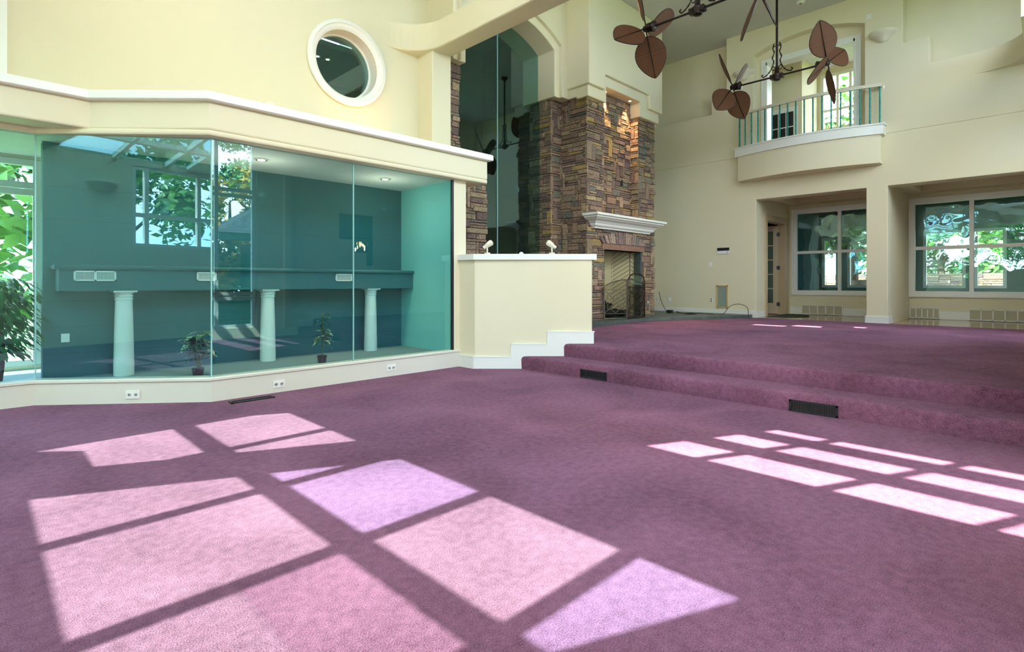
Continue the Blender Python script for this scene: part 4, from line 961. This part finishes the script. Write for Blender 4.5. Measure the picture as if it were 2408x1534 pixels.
# ------------------------------------------------------------------ plants
def leafcluster(mb, c, d, L_, W_, droop=.3, seg=3):
    c = Vector(c); d = Vector(d).normalized(); sd_ = d.cross(Vector((0, 0, 1)))
    sd_ = sd_.normalized() if sd_.length > 1e-4 else Vector((1, 0, 0)); rows = []
    for i in range(seg+1):
        t = i/seg; p = c+d*(L_*t)+Vector((0, 0, -droop*L_*t*t)); wv = W_/2*math.sin(math.pi*min(.97, max(.06, t)))**.8
        rows += [p-sd_*wv+Vector((0, 0, wv*.25)), p, p+sd_*wv+Vector((0, 0, wv*.25))]
    fs = []
    for i in range(seg):
        for j in (0, 1): fs.append((i*3+j, i*3+j+1, i*3+j+4, i*3+j+3))
    mb.addf(rows, fs)
def rdir(rnd, up=(-.2, .8)):
    a = rnd.random()*2*math.pi; z = rnd.uniform(*up); return Vector((math.cos(a), math.sin(a), z))
def potplant(loc, h, spread, tall, label, seed):
    rnd = random.Random(seed); t = thing('potted_plant', label, 'plant', loc, group='potted plants in the glazed nook')
    mb = MB(); mb.lathe([(0, 0), (.047, 0), (.062, .085), (.064, .09), (.056, .09), (.054, .08), (0, .08)], n=8); obj('pot', mb, M['pot'], t)
    mb = MB(); lf = MB()
    def tuft(p, n_, L_, lo, hi):
        for k in range(n_):
            a = 2.4*k+rnd.random(); d = Vector((math.cos(a), math.sin(a), rnd.uniform(lo, hi)))
            leafcluster(lf, p+Vector((0, 0, rnd.uniform(-.04, .03))), d, L_*rnd.uniform(.75, 1.1), L_*.40, .45, 5)
    if not tall:
        for k in range(6):
            a = k*1.05; top = Vector((.06*math.cos(a), .06*math.sin(a), h*(.55+.09*k))); st = spl([(0, 0, .07), tuple(top*.55), tuple(top)], 4); mb.tube(st, [.007]*len(st), 6); tuft(top, 5, spread*.8, -.1, .9)
            tuft(top*.7, 3, spread*.8, .1, .7)
    else:
        top = Vector((.01, 0, h*.97)); st = spl([(0, 0, .07), (.015, 0, h*.5), tuple(top)], 6); mb.tube(st, [.009]*len(st), 6)
        tuft(Vector((.01, 0, h*.93)), 7, spread*.75, -.5, .9); tuft(Vector((.01, 0, h*.82)), 4, spread*.7, -.6, .1)
        for q in (.42, .5, .58, .64): tuft(Vector((.012, 0, h*q)), 6, spread*.85, -.3, .6)
    obj('stems', mb, mat('plant_stem', (.08, .14, .04), .6), t); obj('leaves', lf, M['leaf_var'], t)
potplant((1.696, 6.437, .2), .46, .22, False, 'short bushy variegated plant in a brown pot behind the glass corner', 3)
potplant((3.08, 6.44, .2), .62, .19, True, 'taller two-tier variegated plant in a brown pot behind the second pane', 11)
rnd = random.Random(21); t = thing('ficus', 'dense green ficus with twisted trunks behind the far left pane', 'plant', (.16, 7.42, .2))
mb = MB()
for k in range(4): mb.tube(spl([(.03*math.cos(k*1.6), .03*math.sin(k*1.6), 0), (.06*math.sin(k*2+1), .05*math.cos(k*2), .25), (.04*math.cos(k*2), .05*math.sin(k), .5), (.1*math.sin(k*3), .1*math.cos(k*3), .9)], 6), .016, 6)
obj('trunk', mb, M['bark'], t); lf = MB()
for k in range(620):
    a = rnd.random()*2*math.pi; rr = .34*math.sqrt(rnd.random()); z = rnd.uniform(.27, 1.05); rr *= (1-.5*abs((z-.7)/.5)**2)
    leafcluster(lf, (rr*math.cos(a), rr*math.sin(a)*.8, z), Vector((math.cos(a), math.sin(a), rnd.uniform(-.6, .2))), rnd.uniform(.08, .13), .045, .5, 3)
obj('leaves', lf, M['leaf_ficus'], t)
# ledge uplights
def uplight(px, on, label):
    a = (px-CX)/F; y = 7.2; x = y*(1+a)/(1-a); t = thing('uplight', label, 'light', (x, y, 3.02), group='uplights on the ledge')
    mb = MB(); mb.lathe([(.05, 0), (.05, .10), (.043, .10), (.04, .05), (0, .05)], n=18); obj('can', mb, M['beige_spot'], t, smooth=True)
    if on:
        l = bpy.data.lights.new('uplight_lamp', 'SPOT'); l.energy = 26; l.color = (1, .45, .15); l.spot_size = R(95); l.spot_blend = 1; l.shadow_soft_size = .03
        o = bpy.data.objects.new('uplight_lamp', l); COL.objects.link(o); o.parent = t; o.location = (0, 0, .12); o.rotation_euler = (R(180-28), 0, 0)
uplight(868, True, 'glowing uplight can on the ledge below the round window')
mb = MB(); a = (632-CX)/F; y = 6.6; x = y*(1+a)/(1-a); mb.lathe([(.03, 3.02), (.03, 3.26), (.06, 3.27), (.075, 3.31), (.06, 3.35), (0, 3.37)], (x, y, .0), 20); tag(obj('ledge_light', mb, M['beige_spot'], smooth=True), 'small cream dome peeking over the ledge left of the round window', 'light')

# ------------------------------------------------------------------ south wall (behind right of camera) seen in reflections
g = grid_wall('y', SW-.2, SW, [-5.5, 14.0], [-.1, CE], [(3.42, 4.52, .22, 4.35), (6.48, 7.49, 2.28, 2.93), (6.84, 7.49, 1.96, 2.28), (7.2, 7.49, 1.63, 1.96), (6.2, 9.0, 4.7, 6.9), (9.5, 12.4, 4.7, 6.9), (.5, 5.0, 4.7, 6.9), (10.2, 12.9, 1.1, 4.3), (.8, 2.1, .3, 3.2)])
struct('wall_south', g, M['plaster'])
window('window_13', 'y', SW-.1, [3.45, 3.72, 4.48], [.25, .86, .96, 3.08, 3.2, 4.3], fw=.08, thin=.07, casing=.08, inner=1)
window('window_14', 'y', SW-.1, [6.24, 7.6, 8.96], [4.74, 5.8, 6.86], fw=.08)  # out of view, added to light the upper level
window('window_24', 'y', SW-.1, [.54, 2.0, 3.5, 4.96], [4.74, 5.8, 6.86], fw=.08)  # unseen window added to brighten the north walls
window('window_29', 'y', SW-.1, [.84, 2.06], [.34, 1.2, 3.16], fw=.08)  # unseen window added for sky light on the near carpet
window('window_25', 'y', SW-.1, [10.24, 11.5, 12.86], [1.14, 2.7, 4.26], fw=.08)  # added out of view to light the tower and east wall
window('window_15', 'y', SW-.1, [9.54, 10.95, 12.36], [4.74, 5.8, 6.86], fw=.08)  # second unseen opening added for light on the upper level
mb = MB(); mb.box(5.09, 5.25, SW, SW+.12, 0, CE); struct('wall_pilaster', mb, M['plaster'])
mb = MB(); mb.box(4.6, 5.38, SW, SW+.14, 0, .17); mb.box(5.25, 5.4, SW, SW+.02, 0, .345); mb.box(5.38, 5.8, SW, SW+.02, .17, .345); mb.box(5.66, 13.4, SW, SW+.02, .34, .52); mb.box(-5.3, 3.4, SW, SW+.02, 0, .17)
struct('baseboard_south', mb, M['white'])
# dining room behind the stepped opening with a crystal chandelier
mb = MB(); mb.box(6.45, 11, -5.1, -5.0, 0, 4); mb.box(6.45, 11, -5, -.6, 3.9, 4.0); mb.box(6.45, 11, -5, -.6, 0, .3); mb.box(6.4, 6.5, -5, -2.6, 0, 4); mb.addf([(6.4,-2.6,0),(6.4,-2.6,4),(6.2,-.56,4),(6.2,-.56,0)],[(0,1,2,3)]); mb.box(11, 11.1, -5, -.6, 0, 4); struct('wall_dining', mb, M['dark_room'])
t = thing('chandelier', 'glowing crystal chandelier reflected in the glass beyond the steps', 'chandelier', (8.3, -2.6, 2.2))
mb = MB()
for k in range(36): a = k*.7; r_ = .06+.22*(k/36); mb.tube([(r_*math.cos(a), r_*math.sin(a), .32-.2*r_), (r_*math.cos(a), r_*math.sin(a), .0+.5*r_)], .009, 5)
obj('crystal_rods', mb, M['crystal'], t); mb = MB()
for k in range(12): mb.lathe([(0, .04), (.008, .06), (.006, .12), (0, .15)], (.14*math.cos(k*1.9), .14*math.sin(k*1.9), .10*math.sin(k*2.3)), 6)
obj('bulbs', mb, M['spark'], t); mb = MB(); mb.tube([(0, 0, .3), (0, 0, 1.7)], .012, 6); obj('chain', mb, M['metal_dark'], t)

# ------------------------------------------------------------------ west sun room: windows, glazed sloping roof, clerestory (behind and left of camera)
WWX = -5.3
mys = [-.27, .9, 1.85, 2.82, 3.86, 4.10]
mb = MB(); g = grid_wall('x', WWX-.15, WWX, [SW-.2, 7.6], [-.1, 3.75], [(-.3, 4.13, 1.95, 3.6)]); struct('wall_west', g, M['plaster'])
window('window_16', 'x', WWX-.07, mys, [1.97, 2.6, 3.58], fw=.08, d=.1)
RS = .15
def zr(x): return 3.66+RS*(x+5.3)
def xr(xf): return (xf-(3.66+RS*5.3)/TAN)/(1+RS/TAN)
def ysh(x): return AZ*zr(x)/TAN
mb = MB()
def rbox(x0, x1, y0, y1, th=.10, w0=None):
    v = [(x0, y0+ysh(x0), zr(x0)), (x1, y0+ysh(x1), zr(x1)), (x1, y1+ysh(x1), zr(x1)), (x0, y1+ysh(x0), zr(x0))]; v += [(a, b_, c_+th) for a, b_, c_ in v]
    mb.addf(v, [(0,3,2,1),(4,5,6,7),(0,1,5,4),(1,2,6,5),(2,3,7,6),(3,0,4,7)])
def rpoly(pf, th=.08):   # polygon given by floor-shadow coordinates
    q = [(xr(x), y) for x, y in pf]; n_ = len(q); v = [(x, y+ysh(x), zr(x)) for x, y in q]+[(x, y+ysh(x), zr(x)+th) for x, y in q]
    mb.addf(v, [tuple(range(n_-1, -1, -1)), tuple(range(n_, 2*n_))]+[(i, (i+1) % n_, n_+(i+1) % n_, n_+i) for i in range(n_)])
for y in (1.335, 2.29, 3.24, 4.2, 5.15, .38, -.6): rbox(-5.35, xr(2.05), y-.035, y+.035)
rbox(xr(1.2)-.045, xr(1.2)+.045, -1.6, 7.5); rbox(xr(-.12), xr(.15), -1.6, 7.5); rbox(-4.3, -4.22, -1.6, 7.5)  # wide middle board added to shade the floor at far left
rbox(xr(2.05), .15, -2.2, 8.0)                         # solid strip up to the tall room
rpoly([(-3.0, -2.2), (2.06, -2.2), (2.06, .83), (-.2, 1.8), (-1.2, 1.9), (-3.0, 1.9)])  # unseen boards, here and below, shaped to cast diagonal shadow edges
rpoly([(-.3, 4.23), (.1, 4.04), (2.06, 3.12), (2.06, 3.72), (.5, 4.43), (.5, 4.90), (-.3, 5.6)])
rpoly([(-3, 7.9), (-.3, 5.9), (.55, 5.70), (2.06, 4.95), (2.06, 7.9)])
struct('ceiling_sunroom_frame', mb, M['white'])
def rpane(name, x0, x1, y0, y1, m_):
    global mb
    mb = MB(); rbox(x0, x1, y0, y1, .008); mb.v = [p+Vector((0, 0, .04)) for p in mb.v]; return struct(name, mb, M[m_])
xa, xb, xc, xd = -5.3, xr(.16), xr(1.2), xr(2.05)
rpane('window_26', xa, xr(-.12), -1.6, 7.5, 'glass_warm'); rpane('window_17', xb, xr(.7), -1.6, 2.29, 'glass_warm'); rpane('window_30', xr(.7), xc, -1.6, 2.29, 'glass_magenta'); rpane('window_18', xb, xc, 2.29, 7.5, 'glass_warm'); rpane('window_19', xc, xd, 1.335, 2.29, 'glass_warm'); rpane('window_20', xc, xd, -1.6, 1.335, 'glass_violet'); rpane('window_21', xc, xd, 2.29, 3.6, 'glass_violet'); rpane('window_28', xc, xd, 3.6, 7.5, 'glass_warm')
# clerestory above the sunroom roof (plane x=.1)
cz0, cz1 = 5.36-.62, 6.9
def zc2(xf): return (xf-.1)*TAN
def cz(v): return (v-.08)*TAN
g = grid_wall('x', .0, .16, [SW-.2, 8.0], [4.4, CE], [(.5, 4.0, cz(3.35), cz(4.85)), (4.3, 6.0, 4.85, 7.1)]); struct('wall_clerestory', g, M['plaster'])
fr = MB(); yb = [(.5, .62), (1.04, 1.12), (1.79, 1.87), (2.50, 2.58), (3.25, 3.33), (3.71, 4.0)]
for a, b_ in yb: fr.box(.065, .095, a, b_, cz(3.35), cz(4.85))
for a, b_ in ((3.35, 3.49), (3.82, 4.03), (4.285, 4.49), (4.63, 4.85)): fr.box(.066, .094, .5, 4.0, cz(a), cz(b_))
wf = struct('window_22', fr, M['white']); gm = MB(); gm.box(.076, .084, .6, 3.9, cz(3.4), cz(4.8)); obj('window_glass', gm, M['glass_clear'], wf)
m = bpy.data.materials.new('light_diffuser'); m.use_nodes = True; n = m.node_tree; n.nodes.clear(); o = add(n, 'ShaderNodeOutputMaterial'); tl = add(n, 'ShaderNodeBsdfTranslucent'); tl.inputs['Color'].default_value = (.5, .5, .49, 1); n.links.new(tl.outputs[0], o.inputs['Surface']); M['diffuser'] = m  # unseen clerestory pane added to spread soft sunlight deep into the room
fr = MB()
for y in (4.33, 5.15, 5.97): fr.box(.03, .13, y-.04, y+.04, 4.85, 7.1)
for z in (4.88, 6.0, 7.07): fr.box(.035, .125, 4.3, 6.0, z-.04, z+.04)
wf = struct('window_27', fr, M['white']); gm = MB(); gm.addf([(.08, 4.33, 4.88), (.08, 5.97, 4.88), (.08, 5.97, 7.07), (.08, 4.33, 7.07)], [(0, 1, 2, 3)]); obj('window_glass', gm, M['diffuser'], wf)
# other part of the north-west: tall windows beside the plaster wall, glimpsed at the left edge
mb = MB(); mb.box(.02, .24, NW-.06, NW+.3, 3.0, CE); struct('trim_left_jamb', mb, M['white'])
g = grid_wall('y', 8.3, 8.4, [-5.4, 1.9], [-.1, 3.2], [(-1.9, .95, .25, 2.62), (-4.9, -2.2, .3, 2.5)]); struct('wall_nook_far', g, M['plaster'])
window('window_23', 'y', 8.34, [-1.87, -.75, .52, .92], [.28, 2.24, 2.32, 2.58], fw=.07, thin=.07)
mb = MB(); mb.box(.97, 1.9, 7.5, 8.3, 0, 2.66); struct('wall_nook_return', mb, M['teal'])
g = grid_wall('y', 7.06, 7.2, [-5.4, -2.2], [-.1, 4.9], [(-5.0, -2.5, .4, 3.2)]); struct('wall_north_west', g, M['plaster'])
g = grid_wall('y', NW, NW+.1, [-5.4, .02], [3.0, CE], [(-4.8, -.3, 3.3, 3.6)]); struct('wall_north_west_upper', g, M['plaster'])
sconce('wall_sconce', (WWX, 4.63, 3.06), math.pi/2, 'cream half-bowl sconce reflected in the middle teal pane')
# sconce on the west side seen in the middle pane
def mirror_mid(px, py_, d):   # virtual point at camera depth d in the frontal pane -> real point
    X = (px-CX)/F*d; v = Vector(((X+d)/S2, (d-X)/S2)); A = Vector(G[2]); B = Vector(G[1]); e = (B-A).normalized(); n = Vector((-e.y, e.x)); k = (v-A).dot(n); v = v-n*2*k
    return v, CZ+(CY-py_)/F*d

# ------------------------------------------------------------------ outdoors
mb = MB(); mb.box(-60, 70, -60, 60, -.5, -.3); gr = struct('ground', mb, M['ground'])
def tree(name, loc, h, r_, m_, label, seed, nl=5600, trunk=True, zlo=.15):
    rnd = random.Random(seed); t = thing(name, label, 'tree' if trunk else 'shrub', loc, group='trees and shrubs outside the glass')
    lf = MB(); cl = [(Vector((rnd.uniform(-.6, .6)*r_, rnd.uniform(-.6, .6)*r_, h*rnd.uniform(zlo, .9))), r_*rnd.uniform(.25, .5)) for _ in range(16)]
    for k in range(nl):
        c, cr_ = cl[k % 16]; d = Vector((rnd.gauss(0, 1), rnd.gauss(0, 1), rnd.gauss(0, 1))).normalized(); p = c+d*cr_*rnd.random()**.4
        s_ = rnd.uniform(.09, .19); a = Vector((rnd.gauss(0, 1), rnd.gauss(0, 1), rnd.gauss(0, .6))).normalized(); b_ = a.cross(d); b_ = b_.normalized() if b_.length > .01 else Vector((0, 0, 1))
        lf.addf([p-a*s_, p-b_*s_*.5, p+a*s_, p+b_*s_*.5], [(0, 1, 2, 3)])
    me_o = obj('foliage', lf, M[m_], t)
    if trunk:
        mb = MB(); mb.tube([(0, 0, -.3), (.05, 0, h*.3), (0, .1, h*.7)], [.16, .12, .04], 8)
        for k in range(5): c = cl[k][0]; mb.tube([(.04, 0, h*.3+k*.2), tuple(c*.6+Vector((0, 0, h*.2))), tuple(c)], [.06, .04, .02], 5)
        obj('trunk', mb, M['bark'], t)
    return t
T = [('leafy_tree', (-11.5, 2.0, 0), 6.0, 2.2, 'leaf', 'green tree outside the glazed room, centre of the reflected window'),
     ('leafy_tree', (-11.0, 6.6, 0), 6.4, 2.2, 'leaf_autumn', 'yellowing tree outside the glazed room reflected in the middle pane'),
     ('leafy_tree', (-11.0, -2.6, 0), 6.0, 2.2, 'leaf_autumn', 'yellowing tree outside at the camera side of the glazed room'),
     ('leafy_tree', (4.9, -16.5, 0), 9.0, 2.6, 'leaf_autumn', 'orange-tinged tree reflected left of the dark eave'),
     ('leafy_tree', (10.6, -15.0, 0), 9.5, 2.6, 'leaf', 'tall green tree reflected behind the dark eave'),
     ('leafy_tree', (7.3, -10.6, 0), 6.2, 2.0, 'leaf_autumn', 'bushy yellow-green tree reflected close behind the pavilion roof'),
     ('leafy_tree', (-.5, -13.5, 0), 7.0, 2.4, 'leaf', 'green tree outside the south wall beyond the tall window'),
     ('leafy_tree', (-.6, 12.2, 0), 5.0, 2.0, 'leaf', 'green tree outside behind the ficus'),
     ('leafy_tree', (-5.2, 14.0, 0), 6.5, 2.3, 'leaf', 'green tree outside beyond the far left pane'),
     ('leafy_tree', (20.5, 4.6, 1.2), 7.2, 2.2, 'leaf', 'pale green tree seen through the window behind the balcony'),
     ('leafy_tree', (26.5, 3.0, 0), 5.5, 2.6, 'leaf', 'green tree in the garden beyond the left alcove window'),
     ('leafy_tree', (25.5, -1.5, 0), 5.5, 2.4, 'leaf_autumn', 'yellowing tree in the garden beyond the right alcove window')]
for i, (nm, loc, h, r_, m_, lb) in enumerate(T): tree(nm, loc, h, r_, m_, lb, 40+i)
tree('garden_shrub', (5.7, -9.4, 0), 3.6, 1.5, 'leaf_autumn', 'bushy yellow-green shrub reflected below the pavilion eave', 75, 3000, False, .15)
tree('garden_shrub', (24.4, 4.6, .7), 1.9, 1.3, 'leaf', 'low green shrub on the bank beyond the left alcove window', 70, 900, False, .3)
tree('garden_shrub', (24.4, 1.4, .7), 1.9, 1.3, 'leaf', 'low green shrub on the bank beyond the right alcove window', 71, 900, False, .3)
# pale terrace and stone edging beyond the porch
mb = MB(); mb.box(19.2, 22.4, -6, 9, -.3, .75); tag(obj('terrace', mb, M['pale_stone']), 'sunlit pale terrace outside the porch windows', 'terrace')
mb = MB(); stones(mb, (22.5, 6.5, .3), (0, -1, 0), (-1, 0, 0), 8, 1.2, seed=31, cell=.1); mb.box(22.5, 22.8, -1.5, 6.5, .3, 1.45); tag(obj('garden_wall', mb, M['stone']), 'low rough stone garden wall beyond the porch', 'garden wall')
t = thing('planter_tub', 'wide dark planter tub on the terrace beyond the left alcove window', 'planter', (20.6, 4.5, .75)); mb = MB(); mb.lathe([(0, 0), (.2, 0), (.29, .5), (.31, .5), (.31, .54), (.27, .54), (.25, .45), (0, .45)], n=20); obj('tub', mb, M['bark'], t, smooth=True); mb = MB()
for k in range(3): mb.tube([(.05*k-.05, 0, .45), (.05*k-.05, .02, .95)], .008, 5)
obj('stems', mb, M['bark'], t)
# neighbouring eave and lattice fence reflected in the right-hand panes
e = thing('garden_pavilion', 'shingled pavilion roof with a dark gutter reflected in the glass', 'roof', (6.95, -7.6, 2.8))
mb = MB(); mb.addf([(-1.35, 1.3, 0), (2.5, 1.3, 0), (2.5, -.4, 1.5), (1.05, -.4, 1.5)], [(0, 1, 2, 3)]); mb.addf([(-1.35, 1.3, -.05), (2.5, 1.3, -.05), (2.5, -.4, 1.45), (1.05, -.4, 1.45)], [(0, 1, 2, 3)]); mb.addf([(-1.35, 1.3, 0), (1.05, -.4, 1.5), (-1.35, -2.1, 0)], [(0, 1, 2)]); obj('shingles', mb, M['roof_tile'], e)
mb = MB(); mb.box(-1.3, 2.5, 1.15, 1.32, -.25, -.02); mb.box(-1.35, -1.15, -2.1, 1.3, -.2, -.02); obj('gutter', mb, M['dark_eave'], e)
mb = MB(); mb.box(.3, 2.5, -1.6, .9, -3.1, -.2); obj('body', mb, M['dark_eave'], e)
t = thing('lattice_fence', 'dark diagonal lattice fence reflected below the tall window trees', 'fence', (4.2, -4.2, 0)); mb = MB()
for k in range(-30, 31):
    for s_ in (-1, 1): mb.obox((k*.12, 0, .85), (s_, 0, 1), (0, 1, 0), (1, 0, -s_), .22, .008, .010)
obj('lattice', mb, M['dark_eave'], t); mb = MB(); mb.box(-3.6, 3.6, -.03, .03, 1.0, 1.05); mb.box(-3.6, 3.6, -.03, .03, .66, .7); mb.box(-3.6, 3.6, -.02, .02, -.3, .66); obj('rails', mb, M['dark_eave'], t)
